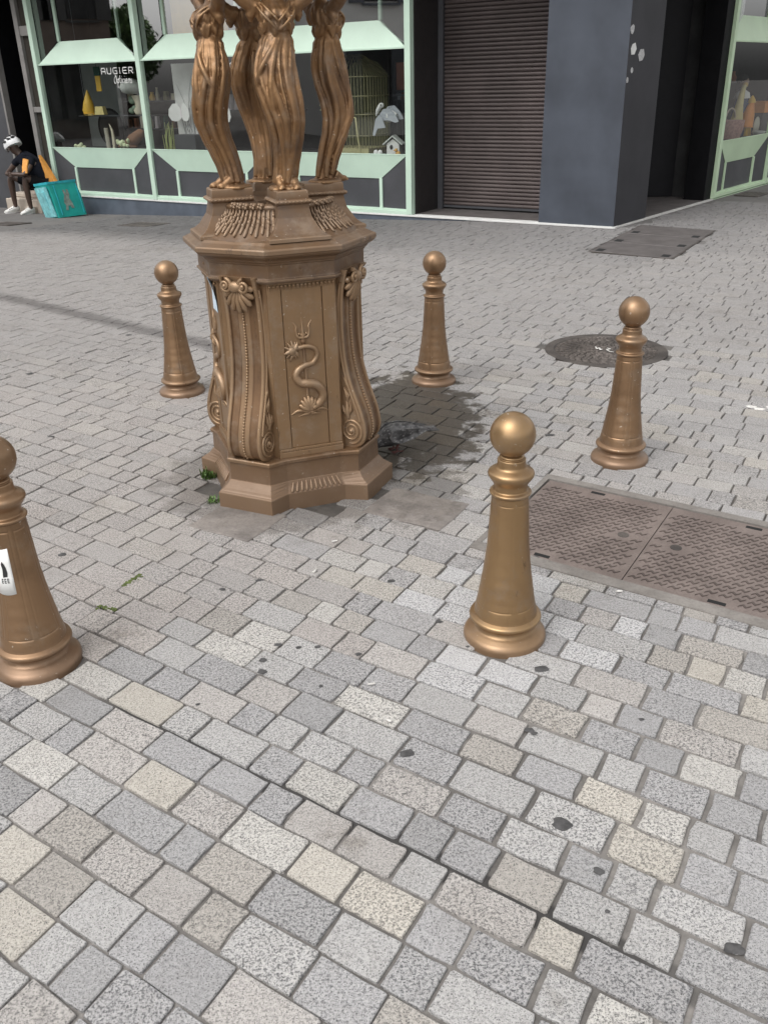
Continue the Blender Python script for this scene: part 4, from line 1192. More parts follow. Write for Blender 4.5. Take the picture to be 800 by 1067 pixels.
# right hand shop
SR = empty_at('shopfront', 'duller green shopfront beyond the black doorway, filled with coloured trinkets', 'shopfront', FR)
for x in (3.03, 5.13, 7.25, 9.4): bx('post', M['green_dull'], SR, ((x - .042, -.06, .012), (x + .042, .032, ZT)), bev=.004)
for x0, x1 in ((3.03, 5.13), (5.13, 7.25), (7.25, 9.4)): bay(SR, x0, x1, M['green_dull'], 0)
bx('plinth', M['green_dull'], SR, ((3.0, -.12, -.05), (9.4, .02, -.001)), bev=.003)
bx('interior_shell', M['dark'], SR, ((2.98, -2.2, -.05), (3.02, -.10, ZT)), ((3.03, -2.2, -.05), (9.4, -2.15, ZT)), ((9.42, -2.2, -.05), (9.46, -.1, ZT)), ((3.03, -2.2, ZT), (9.4, -.2, ZT + .05)), ((3.03, -2.2, -.08), (9.4, -.2, -.05)))

# corner pillar
CP = empty_at('corner_pillar', 'large smooth blue grey panelled pillar at the street corner', 'pillar', FL)
def cv(t, off_out=0.):    # a point of the right front given in the left frame
    w = FL.inverted() @ (CO + DR*t + NR*off_out); return w
bL = cv(.86); bI = Vector((.94, -.68, 0))
c0 = Vector((0, 0, 0))
b = MB()
outl = [Vector((.94, 0, 0)), Vector((.94, -.69, 0)), Vector((.30, -1.0, 0)), bL, c0]
zz = lambda z: [Vector((p.x, p.y, z)) for p in outl]
b.rings([zz(.012), zz(4.2)])
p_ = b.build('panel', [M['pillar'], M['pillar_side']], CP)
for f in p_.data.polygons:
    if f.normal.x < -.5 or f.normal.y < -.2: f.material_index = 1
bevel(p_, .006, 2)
bx('white_foot', M['white'], CP, ((-.02, -.10, -.04), (.0, .02, .011)))
# stickers on the flank
FRi = FL.inverted() @ FR
def flank(name, mat, x, z, w, h, n=9, seed=0):
    rnd = random.Random(seed)
    b = MB(); ring = lambda k, y: [FRi @ Vector((x + w*k*cos(2*pi*i/n)*rs[i], y, z + h*k*sin(2*pi*i/n)*rs[i])) for i in range(n)]
    rs = [rnd.uniform(.8, 1.15) for _ in range(n)]
    b.rings([ring(1, .0005), ring(1, .002), ring(.9, .0025)]); return b.build(name, mat, CP)
flank('sticker', M['greysticker'], .05, 2.03, .05, .045, 9, 1)
flank('sticker', M['white'], .11, 1.845, .07, .06, 6, 2)
flank('sticker', M['greysticker'], .33, 1.785, .085, .07, 6, 3)
flank('sticker', M['greysticker'], .12, 1.64, .035, .03, 8, 4)
flank('sticker', M['greysticker'], .03, 1.54, .025, .03, 8, 5)
# white strip along the right hand front
bx('threshold_strip', simple('pale_stone_strip', (.50, .49, .47), .7), CP, *[]) if False else None

# shutter in its recess
SH = empty_at('roller_shutter', 'brown grey roller shutter pulled down in a dark recess', 'shutter', FL)
b = MB(); rr = []; z = .06; pit = .0485
while z < 3.1:
    for dz, y in ((0, -.714), (.004, -.700), (.012, -.694), (.024, -.692), (.036, -.695), (.0445, -.703)):
        rr.append([(.95, y, z + dz), (2.69, y, z + dz)])
    z += pit
b.rings(rr, False, 0, False, False)
o = b.build('curtain', M['shutter'], SH)
bx('bottom_bar', M['darkgrey'], SH, ((.95, -.715, .035), (2.69, -.685, .062)))
bx('guide_rail', M['darkgrey'], SH, ((2.62, -.69, .012), (2.69, -.64, 3.1)))
bx('recess_floor', M['iron_grey'], SH, ((.945, -.75, .0), (2.70, -.105, .014)))
bx('recess_wall', simple('black_brown_wall', (.024, .021, .021), .5), SH, ((2.695, -.78, .0), (2.715, -.065, 3.1)), ((.94, -.80, .0), (2.69, -.76, 3.1)))

# doorway between pillar and right shop
DW = empty_at('doorway', 'deep black doorway beside the corner pillar', 'doorway', FR)
W2R = FR.inverted()
q0 = W2R @ Vector((2.55, 13.36, 0)); q1 = W2R @ Vector((4.72, 13.345, 0))
b = MB(); b.rings([[q0, q1, q1 + Vector((.08, -.05, 0)), q0 + Vector((.08, -.05, 0))], [p + Vector((0, 0, 3.2)) for p in (q0, q1, q1 + Vector((.08, -.05, 0)), q0 + Vector((.08, -.05, 0)))]])
b.build('back_wall', M['black'], DW)
bx('jamb', M['black'], DW, ((2.74, -.30, .012), (2.985, -.012, ZT)), bev=.004)
b = MB(); b.rings([[(.86, -.02, z), (2.985, -.02, z), q1 + Vector((0, 0, z)), q0 + Vector((0, 0, z))] for z in (-.02, .012)])
b.build('threshold', M['iron_grey'], DW)
bx('stone_edge', simple('pale_stone_edge', (.50, .49, .47), .7, 0, .12, 5.), DW, ((.0, -.02, -.03), (3.0, .03, .008)), bev=.003)
# door leaf with steel stile
dd = (q1 - q0).normalized(); dn = Vector((dd.y, -dd.x, 0)); 
if dn.dot(W2R.to_3x3() @ Vector((0, -1, 0))) < 0: dn = -dn
def dm(b, x0, x1, y0, y1, z0, z1, o=q1):
    m = Matrix((dd, dn, Vector((0, 0, 1)))).transposed().to_4x4(); m.translation = o
    b.box((x0, y0, z0), (x1, y1, z1), 0, m)
b = MB(); dm(b, -1.3, -.02, .012, .05, .02, 2.6); dr = b.build('door', simple('black_door', (.008, .008, .010), .5, spec=.2), DW)
b = MB(); dm(b, -.32, -.235, .051, .058, .06, 1.68); b.build('steel_stile', M['steel'], dr)
b = MB(); dm(b, -.35, -.24, .058, .085, 1.16, 1.26); b.build('handle', M['black'], dr)
b = MB()
for z in (1.70, 1.92): dm(b, -.245, -.215, .051, .075, z, z + .025)
b.build('gold_dot', M['brass'], dr)  # small brass blocks in place of two gold dots of reflected light
b = MB(); dm(b, -.20, -.185, .051, .056, .05, 3.0); b.build('edge_strip', M['grey_frame'], dr)

# side entrance left of the shopfront
SD = empty_at('side_entrance', 'dark side entrance with a grey framed sidelight behind the seated person', 'doorway', FL)
bx('frame', M['grey_frame'], SD, ((9.95, -.10, -.3), (10.05, .0, 3.1)), ((9.71, -.10, 2.38), (9.95, -.01, 2.52)), ((9.71, -.10, 1.27), (9.95, -.01, 1.35)), bev=.003)
bx('sidelight_pane', simple('brown_tinted_glass', (.045, .040, .034), .12), SD, ((9.71, -.065, -.3), (9.95, -.055, 2.38)), ((9.71, -.065, 2.52), (9.95, -.055, 3.1)))
bx('passage', M['black'], SD, ((9.70, -1.6, -.3), (9.74, -.11, 3.1)), ((9.72, -1.66, -.3), (10.72, -1.6, 3.1)), ((10.66, -1.6, -.3), (10.70, -.12, 3.1)))
bx('grey_strip', M['grey_frame'], SD, ((10.64, -.10, -.3), (10.685, .012, 3.1)))
bx('wall_panel', M['darkgrey'], SD, ((10.69, -.2, -.34), (14.5, 0, 3.1)))
bx('passage_floor', M['darkgrey'], SD, ((9.72, -1.6, -.34), (10.64, -.0, -.27)))

# upper storeys; their overhang past the fronts is added to shade them
UB = empty_at('shop_building', 'cream building over the green shopfront, its upper floors above the picture', 'building', FL)
bx('wall', M['wall'], UB, ((-.05, -9, ZT + .06), (14.5, .55, 12.5)))
for i in range(5):
    for z in (4.6, 7.9):
        w = bx('window', M['white'], UB, ((1.2 + i*2.7, 0.46, z), (2.3 + i*2.7, .59, z + 2.)))
UB2 = empty_at('shop_building', 'cream building over the doorway and the duller green shop', 'building', FR)
bx('wall', M['wall'], UB2, ((-.3, -9, ZT + .07), (14.5, .50, 12.45)))
for i in range(4):
    for z in (4.6, 7.9):
        bx('window', M['white'], UB2, ((1.2 + i*2.7, 0.46, z), (2.3 + i*2.7, .59, z + 2.)))

# ------------------------------------------------------------------ things in the windows
def at(F, x, y, z): return F @ Vector((x, y, z))
def disp(name, label, cat, F, x, y, parts, rz=0., z=ZS1 - .03, group=None):
    o = link(bpy.data.objects.new(name, None)); o.empty_display_size = .05
    o.matrix_world = F @ Matrix.Translation((x, y, z)) @ Matrix.Rotation(rz, 4, 'Z')
    tag(o, label, cat, group)
    for nm, b, m in parts: b.build(nm, m, o)
    return o
def mb(fn):
    b = MB(); fn(b); return b
m_yel = simple('yellow_lacquer', (.72, .44, .06), .4, 0, .08); m_crm = simple('cream_card', (.62, .57, .44), .7, 0, .1)
m_brown = simple('brown_felt', (.20, .095, .05), .8, 0, .15); m_pap = simple('white_card', (.76, .75, .74), .7, 0, .05)
m_lil = simple('pale_lilac_card', (.74, .66, .70), .7, 0, .05); m_olive = simple('olive_wicker', (.24, .22, .12), .7, 0, .2, 20.)
m_stork = simple('grey_card', (.40, .42, .46), .7, 0, .06); m_org = simple('orange_plastic', (.75, .28, .05), .45)
m_pale = simple('pale_petals', (.60, .66, .42), .7, 0, .2, 30.); m_dgrn = simple('dark_green_glass', (.03, .09, .07), .2)
m_fab = simple('frosted_partition', (.22, .235, .23), .5, 0, .12, 2.); m_redb = simple('red_brown_card', (.26, .10, .06), .7)

def f(b):
    for i, (x, z) in enumerate(((0, 0), (.09, .0))): b.box((x - .03, -.02, .0), (x + .03, .02, .30))
disp('hanging_tag', 'yellow hanging tag below a dark clip in the lettered window', 'tag', FL, 8.66, -.32,
     [('card', mb(lambda b: b.box((-.055, -.006, -.02), (.055, .006, .20))), m_yel), ('clip', mb(lambda b: b.box((-.065, -.01, .20), (.065, .01, .33))), m_dgrn), ('cord', mb(lambda b: b.tube([(0, 0, .33), (0, 0, 1.4)], .004)), M['dark'])], 0, 1.58)
disp('bird_figure', 'yellow pointed bird shaped figure on the display shelf beside a cream block', 'figurine', FL, 8.95, -.32,
     [('body', mb(lambda b: b.lathe([(0, .09), (.05, .10), (.16, .075), (.26, .04), (.34, .008)], 18, 0, (0, 0, 0), True, True, lambda a, z, r: r*(1 + .25*cos(a)))), m_yel), ('base', mb(lambda b: b.lathe([(-.03, .12), (0, .12)], 18, 0, (0,0,0), False)), M['brass'])], 0, 1.24)
disp('cream_block', 'cream block on the shelf beside the yellow bird figure', 'ornament', FL, 8.70, -.32,
     [('block', mb(lambda b: b.rings([[(-.09, -.05, 0), (.09, -.05, 0), (.09, .05, 0), (-.09, .05, 0)], [(-.07, -.04, .12), (.07, -.04, .12), (.07, .04, .12), (-.07, .04, .12)]])), simple('pale_yellow_wax', (.70, .58, .25), .5))], .2, 1.22)
disp('glass_shelf', 'thin dark glass shelf behind the lettered window', 'shelf', FL, 8.4, -.40, [('board', mb(lambda b: b.box((-.95, -.18, -.012), (.75, .16, 0))), M['darkgrey']), ('cable', mb(lambda b: [b.tube([(x, .12, 0), (x, .12, 1.8)], .003) for x in (-.8, .6)]), M['steel'])], 0, 1.21)
disp('dome_lamp', 'pale grey domed shade under the script lettering', 'lamp', FL, 7.93, -.34,
     [('shade', mb(lambda b: b.lathe([(-.09, .10), (-.06, .17), (.0, .20), (.06, .175), (.10, .10), (.12, .01)], 22, 0, (0, 0, 0), True)), simple('pale_grey_felt', (.50, .51, .49), .8, 0, .15)), ('stem', mb(lambda b: b.tube([(0, 0, .12), (0, 0, 1.3)], .006)), M['dark'])], 0, 1.60)
disp('cream_vase', 'cream waisted vase with green leaves under the domed shade', 'vase', FL, 7.85, -.34,
     [('vase', mb(lambda b: b.lathe([(0, .06), (.06, .085), (.14, .05), (.22, .075), (.27, .09)], 18)), m_crm),
      ('leaves', mb(lambda b: [b.ball((.16*cos(i*1.3), .05*sin(i*2.), .05 + .035*i), (.075, .03, .045), 0, 8) for i in range(6)]), simple('grey_green_leaf', (.16, .22, .16), .7))], 0, 1.22)
disp('wooden_bird', 'cream curved wooden wing standing on the display floor', 'figurine', FL, 8.45, -.30,
     [('wing', mb(lambda b: b.tube([(.03, 0, 0), (.02, 0, .15), (.03, 0, .28), (.08, 0, .38)], [.075, .07, .055, .01], 10, 0, True, .4)), m_crm), ('post', mb(lambda b: b.tube([(.16, 0, 0), (.17, 0, .32)], .035, 10)), simple('grey_wood', (.42, .39, .33), .7))])
disp('brown_hat', 'brown felt cone lying beside pale flowers on the display floor', 'hat', FL, 8.0, -.32,
     [('cone', mb(lambda b: b.tube([(.30, 0, .04), (.05, 0, .14), (-.15, 0, .25), (-.20, .0, .28)], [.03, .10, .07, .01], 14)), m_brown),
      ('brim', mb(lambda b: b.ball((.16, .03, .05), (.22, .08, .035), 0, 12)), m_brown)])
def flowers(b):
    r = random.Random(3)
    for i in range(16): b.ball((r.uniform(-.14, .14), r.uniform(-.03, .05), r.uniform(.02, .15)), r.uniform(.022, .036), 0, 7)
disp('flower_bunch', 'bunch of pale flowers in front of the brown felt cone', 'flowers', FL, 8.08, -.16, [('petals', mb(flowers), m_pale), ('stalks', mb(lambda b: [b.tube([(x, 0, 0), (x*1.2, .01, .07)], .006) for x in (-.08, 0, .08)]), m_dgrn)])
disp('flower_bunch', 'low bunch of pale flowers near the first green post', 'flowers', FL, 9.16, -.18, [('petals', mb(lambda b: [b.ball((x, y, z), .034, 0, 7) for x, y, z in ((-.10, 0, .03), (-.04, .02, .05), (.03, 0, .04), (.09, .01, .05), (.0, -.03, .07))]), m_pale)])
disp('round_frame', 'dark round hoop leaning at the back of the lettered window', 'hoop', FL, 9.0, -.75, [('hoop', mb(lambda b: b.tube([(.28*cos(i*.209), 0, .30 + .28*sin(i*.209)) for i in range(31)], .02, 8)), M['black']), ('cloth', mb(lambda b: b.lathe([(-.008, .27), (.008, .27)], 24, 0, (0, 0, 0), False, True, None, Matrix.Translation((0, 0, .30)) @ Matrix.Rotation(pi/2, 4, 'X'))), M['dark'])])
disp('partition', 'pale translucent partition panel behind the first post of the lettered window', 'panel', FL, 9.25, -.9, [('sheet', mb(lambda b: b.box((-.36, -.01, -.7), (.36, .01, 1.3))), m_fab)], .2)
# second bay
def birch(b):
    b.box((-.42, -.012, 0), (.42, 0, 1.20))
def twigs(b):
    r = random.Random(9)
    for i in range(38):
        x = r.uniform(-.38, .38); z = r.uniform(.05, .6); d = r.uniform(-.25, .25); L = r.uniform(.3, .62)
        b.tube([(x, .004, z), (x + d*.4, .004, z + L*.5), (x + d, .004, min(z + L, 1.18))], [.005, .004, .0015], 5)
disp('backdrop_board', 'white backdrop board printed with bare grey twigs', 'backdrop', FL, 6.72, -.42, [('board', mb(birch), m_pap), ('twig_print', mb(twigs), simple('grey_twig_print', (.34, .34, .34), .8))])
def wings(b, s=1.):
    for sg in (-1, 1):
        pts = [(0, .06), (.05, .15), (.13, .145), (.20, .07), (.215, -.02), (.17, -.085), (.10, -.10), (.04, -.085), (.0, -.04)]
        q = [Vector((sg*p*s, .008 + abs(p)*.25, z*s)) for p, z in pts]
        b.rings([q, [v + Vector((0, .008, 0)) for v in q]])
for i, (x, z, lab) in enumerate(((6.93, 1.22, 'white paper butterfly pinned on the twig board'), (6.12, 1.2, 'white paper butterfly hanging behind the left caryatid'), (5.3, 1.42, 'pale lilac paper butterfly between the caryatids'))):
    disp('paper_butterfly', lab, 'butterfly', FL, x, -.32, [('wings', mb(wings), m_pap if i < 2 else m_lil), ('body', mb(lambda b: b.tube([(0, .014, -.05), (0, .016, .09)], .011, 8)), m_lil), ('antenna', mb(lambda b: [b.tube([(0, .014, .09), (sg*.04, .014, .15)], .003, 5) for sg in (-1, 1)]), m_lil)], 0, z, 'paper butterflies hung in the window')
disp('yellow_blind', 'yellow orange blind behind the upper panes above the twig board', 'blind', FL, 6.45, -.35, [('sheet', mb(lambda b: b.box((-.55, -.01, 0), (.50, .0, .85))), simple('yellow_blind_cloth', (.72, .47, .16), .8, 0, .08)), ('roller', mb(lambda b: b.tube([(-.57, -.005, .85), (.52, -.005, .85)], .02, 8)), M['grey_frame'])], 0, 2.22)
def reeds(b):
    r = random.Random(5)
    for i in range(18):
        x = r.uniform(-.10, .10); b.tube([(x, r.uniform(-.03, .03), 0), (x + r.uniform(-.04, .04), 0, r.uniform(.2, .42))], [.009, .003], 5)
disp('reed_plant', 'yellow green reeds standing before the twig board', 'plant', FL, 7.2, -.25, [('reeds', mb(reeds), simple('reed_green', (.34, .38, .14), .7))])
disp('plinth_box', 'dark grey display block in front of the twig board', 'display block', FL, 6.75, -.22, [('block', mb(lambda b: b.box((-.22, -.1, 0), (.2, .1, .24))), M['darkgrey'])])
# third bay: wire cage, paper stork, birdhouse
def cage_wire(b):
    W_, D_ = .36, .26
    for i in range(15):
        x = -W_ + i*2*W_/14
        for y in (-D_, D_):
            top = .98 + .16*sqrt(max(0, 1 - (x/W_)**2))
            b.tube([(x, y, 0), (x, y, top*.96), (x*.55, y*.3, top + .08)], .0042, 5)
    for i in range(9):
        y = -D_ + i*2*D_/8
        for x in (-W_, W_): b.tube([(x, y, 0), (x, y, .95), (x*.5, y*.4, 1.10)], .0042, 5)
    for z in (.02, .24, .50, .72, .95):
        b.tube([(-W_, -D_, z), (W_, -D_, z), (W_, D_, z), (-W_, D_, z), (-W_, -D_, z)], .008, 6)
def cage_frame(b):
    b.tube([(.40, .28, .62), (.06, .28, .62), (.0, .28, .60), (-.12, .28, .47), (-.17, .28, .46), (-.20, .28, .20), (-.24, .28, .0)], .013, 6)
    b.tube([(.40, .28, .56), (.06, .28, .56), (.0, .28, .53)], .009, 6)
    b.box((-.36, -.26, -.0), (.36, .275, .085))
disp('birdcage', 'large domed olive wire birdcage in the last bay before the shutter', 'birdcage', FL, 3.86, -.48, [('wires', mb(cage_wire), m_olive), ('frame', mb(cage_frame), simple('gilded_wire', (.48, .44, .24), .5, .2)), ('back', mb(lambda b: b.rings([[(x, -.255, z) for x, z in ((-.35, 0), (.35, 0), (.35, .98), (.20, 1.12), (0, 1.18), (-.20, 1.12), (-.35, .98))], [(x, -.25, z) for x, z in ((-.35, 0), (.35, 0), (.35, .98), (.20, 1.12), (0, 1.18), (-.20, 1.12), (-.35, .98))]])), simple('dull_olive_cloth', (.085, .085, .045), .9, 0, .2))])
def stork(b):
    b.tube([(.0, 0, 0), (-.06, 0, .02), (-.17, 0, .03)], [.06, .08, .02], 10)
def storkwing(b):
    for y, dz in ((.06, 0), (-.06, .03)):
        pts = [(.06, .03), (.0, .10), (-.10, .11), (-.19, .03), (-.235, -.05), (-.18, -.06), (-.08, -.03), (.02, -.04)]
        q = [Vector((x, y, z + dz)) for x, z in pts]; b.rings([q, [v + Vector((0, .012, 0)) for v in q]])
    q = [Vector((x, .09, z)) for x, z in ((.05, .03), (.0, .0), (-.05, -.12), (.07, -.13), (.12, -.22), (.15, -.21), (.10, -.02))]; b.rings([q, [v + Vector((0, .012, 0)) for v in q]])
disp('paper_stork', 'grey and white paper stork gliding above the small birdhouse', 'paper bird', FL, 3.25, -.26,
     [('body', mb(stork), m_pap), ('wing', mb(storkwing), m_stork), ('head', mb(lambda b: (b.ball((.03, .06, .145), (.038, .03, .032), 0, 10), b.tube([(.05, .06, .14), (.09, .06, .08), (.115, .06, .02)], [.028, .026, .008], 8))), m_pap),
      ('eye', mb(lambda b: b.ball((.02, .088, .15), .010, 0, 8)), M['ink']), ('cord', mb(lambda b: b.tube([(-.05, 0, .1), (-.05, 0, 1.0)], .0025, 5)), M['dark'])], 0, 1.17)
def bh(b):
    q = [(-.085, 0), (.085, 0), (.085, .15), (0, .21), (-.085, .15)]
    b.rings([[(x, y, z) for x, z in q] for y in (-.06, .06)])
disp('birdhouse', 'small white birdhouse with a pitched roof below the paper stork', 'birdhouse', FL, 3.12, -.24,
     [('body', mb(bh), m_pap), ('hole', mb(lambda b: b.ball((.02, .062, .11), (.022, .004, .03), 0, 10)), M['ink']),
      ('roof', mb(lambda b: [b.rings([[(sg*.0, y, .235), (sg*.13, y, .135), (sg*.135, y, .15), (0, y, .255)] for y in (-.085, .085)]) for sg in (-1, 1)]), simple('grey_white_roof', (.62, .64, .62), .6))], .25)
for i, x in enumerate((3.33, 3.265)):
    disp('white_egg', ('white egg on the display floor, the one nearer the cage', 'white egg on the display floor, the one nearer the birdhouse')[i], 'egg', FL, x, -.12, [('egg', mb(lambda b: b.ball((0, 0, .04), (.036, .03, .042), 0, 12)), m_pap)], 0, ZS1 - .03, 'white eggs on the display floor')
disp('toy_chick', 'tiny orange toy chick beside the birdhouse', 'toy', FL, 2.99, -.12, [('body', mb(lambda b: (b.ball((0, 0, .035), (.04, .03, .035), 0, 10), b.ball((.02, .01, .08), .024, 0, 10))), simple('orange_plush', (.62, .34, .08), .8)), ('beak', mb(lambda b: b.tube([(.035, .015, .08), (.06, .02, .076)], [.009, .002], 6)), m_org)])
disp('wall_picture', 'dim reddish picture on the wall behind the paper stork', 'picture', FL, 3.3, -1.1, [('board', mb(lambda b: b.box((-.34, -.02, 0), (.30, .0, .34))), m_redb), ('frame', mb(lambda b: [b.box((-.37, -.02, -.03), (-.34, .01, .37)), b.box((.30, -.02, -.03), (.33, .01, .37)), b.box((-.34, -.02, -.03), (.30, .01, 0)), b.box((-.34, -.02, .34), (.30, .01, .37))]), M['dark'])], 0, 1.48)
disp('iron_railing', 'dark iron railing at the back of the stork window', 'railing', FL, 3.4, -.85, [('bars', mb(lambda b: [b.tube([(-.5 + .09*i, 0, 0), (-.5 + .09*i, 0, .70)], .008, 6) for i in range(12)]), M['darkgrey']), ('rail', mb(lambda b: b.box((-.55, -.012, .70), (.55, .012, .725))), M['darkgrey'])])
def row_of(seed, n, w, cols, nm):
    r = random.Random(seed); out = []
    for i in range(n):
        b = MB(); x = -w/2 + (i + .5)*w/n + r.uniform(-.02, .02); h = r.uniform(.08, .22); q = r.uniform(.025, .06)
        if r.random() < .5: b.lathe([(0, q), (h*.4, q*1.2), (h*.8, q*.6), (h, q*.7)], 12, 0, (x, r.uniform(-.04, .04), 0))
        else: b.rings([[(x - q, -.04, 0), (x + q, -.04, 0), (x + q, .04, 0), (x - q, .04, 0)], [(x - q*.8, -.03, h), (x + q*.8, -.03, h), (x + q*.8, .03, h), (x - q*.8, .03, h)]])
        out.append((nm, b, cols[r.randrange(len(cols))]))
    return out
tr = [m_crm, m_stork, m_olive, m_brown, m_yel, m_dgrn, m_fab, m_redb, m_lil]
for (F_, x, z, lab, sd) in ((FL, 8.2, 1.40, 'back shelf of small ornaments behind the lettered pane, upper', 11), (FL, 8.3, .98, 'back shelf of small ornaments behind the brown felt cone', 12), (FL, 6.0, 1.25, 'back shelf of small ornaments behind the caryatids', 13),
                        (FL, 3.2, 1.36, 'back shelf of small ornaments beside the wire birdcage', 14), (FR, 4.6, 1.10, 'back shelf of small ornaments above the pink basket', 15), (FR, 5.9, 1.45, 'back shelf of small ornaments above the orange crate', 16)):
    w_ = 1.5 if F_ is FL and x > 4 else .9
    disp('ornament_shelf', lab, 'shelf', F_, x, -1.15, [('board', mb(lambda b: b.box((-w_/2, -.09, -.02), (w_/2, .09, 0))), M['darkgrey'])] + row_of(sd, 9, w_, tr, 'ornament'), 0, z)
# right shop trinkets
disp('giraffe_lamp', 'tall pale yellow giraffe figure in the duller green shop window', 'figurine', FR, 4.55, -.35,
     [('body', mb(lambda b: b.tube([(0, 0, 0), (.02, 0, .25), (.05, 0, .45), (.10, 0, .62), (.16, 0, .70)], [.07, .09, .055, .04, .03], 10)), simple('pale_yellow_glaze', (.60, .52, .26), .5)), ('head', mb(lambda b: b.ball((.19, 0, .71), (.06, .035, .04), 0, 10)), simple('ochre_glaze', (.55, .36, .12), .5))])
disp('toy_doll', 'doll in a white collar standing behind the orange figure', 'doll', FR, 5.10, -.5,
     [('body', mb(lambda b: b.lathe([(0, .16), (.3, .13), (.55, .08), (.62, .03)], 16)), simple('blue_cotton', (.12, .16, .28), .8)), ('collar', mb(lambda b: b.lathe([(.52, .12), (.60, .10), (.64, .03)], 16)), m_pap), ('head', mb(lambda b: b.ball((0, 0, .74), (.075, .07, .09), 0, 14)), simple('doll_skin', (.32, .22, .17), .6)), ('hair', mb(lambda b: b.ball((0, -.02, .78), (.085, .08, .075), 0, 12)), M['dark'])])
disp('orange_figure', 'orange and yellow striding figure beside a pale disc', 'figurine', FR, 4.95, -.32,
     [('body', mb(lambda b: b.tube([(0, 0, .12), (.02, 0, .3), (.08, 0, .46)], [.09, .085, .04], 10)), m_org), ('leg', mb(lambda b: b.tube([(.02, 0, 0), (0, 0, .16)], .035, 8)), m_yel), ('leg', mb(lambda b: b.tube([(.14, 0, 0), (.06, 0, .2)], .035, 8)), m_yel), ('hat', mb(lambda b: b.lathe([(.46, .06), (.50, .05), (.56, .01)], 12, 0, (.08, 0, 0))), m_yel)])
disp('pale_disc', 'pale round plate standing beside the orange figure', 'plate', FR, 5.28, -.28, [('plate', mb(lambda b: b.lathe([(-.01, .12), (.0, .13), (.012, .10), (.012, .01)], 24, 0, (0, 0, 0), True, True, None, Matrix.Translation((0, 0, .13)) @ Matrix.Rotation(-pi/2, 4, 'X'))), simple('pale_ceramic', (.62, .58, .48), .4)), ('stand', mb(lambda b: b.box((-.06, -.03, 0), (.06, .03, .03))), M['dark'])])
disp('pink_basket', 'dusky pink basket low in the duller green shop window', 'basket', FR, 4.3, -.35, [('basket', mb(lambda b: b.lathe([(0, .16), (.12, .20), (.25, .21)], 18)), simple('dusky_pink_weave', (.42, .24, .21), .8, 0, .2, 30.)), ('handle', mb(lambda b: b.tube([(.2*cos(i*pi/10), 0, .25 + .16*sin(i*pi/10)) for i in range(11)], .012, 6)), M['stone'])])
disp('orange_crate', 'small orange crate on a stand in the duller green window', 'crate', FR, 5.75, -.4, [('crate', mb(lambda b: b.box((-.22, -.12, .30), (.22, .12, .46))), m_org), ('stand', mb(lambda b: b.box((-.20, -.1, 0), (.2, .1, .30))), M['darkgrey'])])
def shelfitems(b):
    r = random.Random(8)
    for i in range(14): b.lathe([(0, .03), (.07, .035), (.10, .015)], 8, 0, (-.7 + i*.11, 0, .0))
disp('glass_jars', 'row of small pale jars on a back shelf of the duller green shop', 'jars', FR, 4.6, -.9, [('jars', mb(shelfitems), m_pap), ('shelf', mb(lambda b: b.box((-.85, -.08, -.02), (.85, .08, 0))), M['darkgrey'])], 0, 1.48)
disp('glass_bowl', 'clear grey bowl at the front of the duller green window', 'bowl', FR, 5.0, -.14, [('bowl', mb(lambda b: b.lathe([(0, .05), (.02, .08), (.07, .10), (.075, .09), (.03, .06)], 18)), simple('grey_glass', (.40, .42, .40), .15))])

# ------------------------------------------------------------------ the other side of the street (seen mirrored in the panes)
def street_house(name, label, o, rz, w, d, h, wall, cols, rows, shut, roofm):
    t = thing(name, label, 'building', o, rz)
    b = MB(); b.box((-d, -w/2, -.4), (0, w/2, h)); b.build('wall', wall, t)
    b = MB(); b.box((-d - .3, -w/2 - .3, h), (.35, w/2 + .3, h + .3)); b.rings([[(-d, -w/2, h + .3), (.1, -w/2, h + .3), (.1, w/2, h + .3), (-d, w/2, h + .3)], [(-d*.6, -w/2 + 1, h + 2.2), (-d*.35, -w/2 + 1, h + 2.2), (-d*.35, w/2 - 1, h + 2.2), (-d*.6, w/2 - 1, h + 2.2)]])
    b.build('roof', roofm, t)
    for i in range(cols):
        for j in range(rows):
            y = -w/2 + (i + .5)*w/cols; z = 1.0 + j*3.1
            b = MB(); b.box((.0, y - .5, z), (.05, y + .5, z + 1.9)); f_ = b.build('window', M['dark'], t)
            b = MB()
            for s_ in (-1, 1): b.box((.055, y + s_*.76 - .25, z - .05), (.10, y + s_*.76 + .25, z + 1.95))
            b.box((.05, y - .56, z - .12), (.16, y + .56, z - .055))
            b.build('shutter', shut, f_)
    return t
street_house('town_house', 'white house with dark shutters across the street, mirrored in the panes', (-17, -1.5, -.3), 0, 15, 9, 10, simple('white_render', (.78, .78, .76), .8, 0, .05, .5), 6, 3, simple('slate_shutter_paint', (.10, .11, .13), .6), simple('slate_roof', (.08, .085, .10), .6))
street_house('town_house', 'brown stone house farther along the street, mirrored in the panes', (-25, 13.4, -.3), 0, 3.6, 9, 12, simple('brown_stone', (.16, .125, .105), .85, 0, .25, .8), 2, 3, simple('dark_shutter_paint', (.05, .05, .05), .6), simple('zinc_roof', (.20, .21, .23), .5))
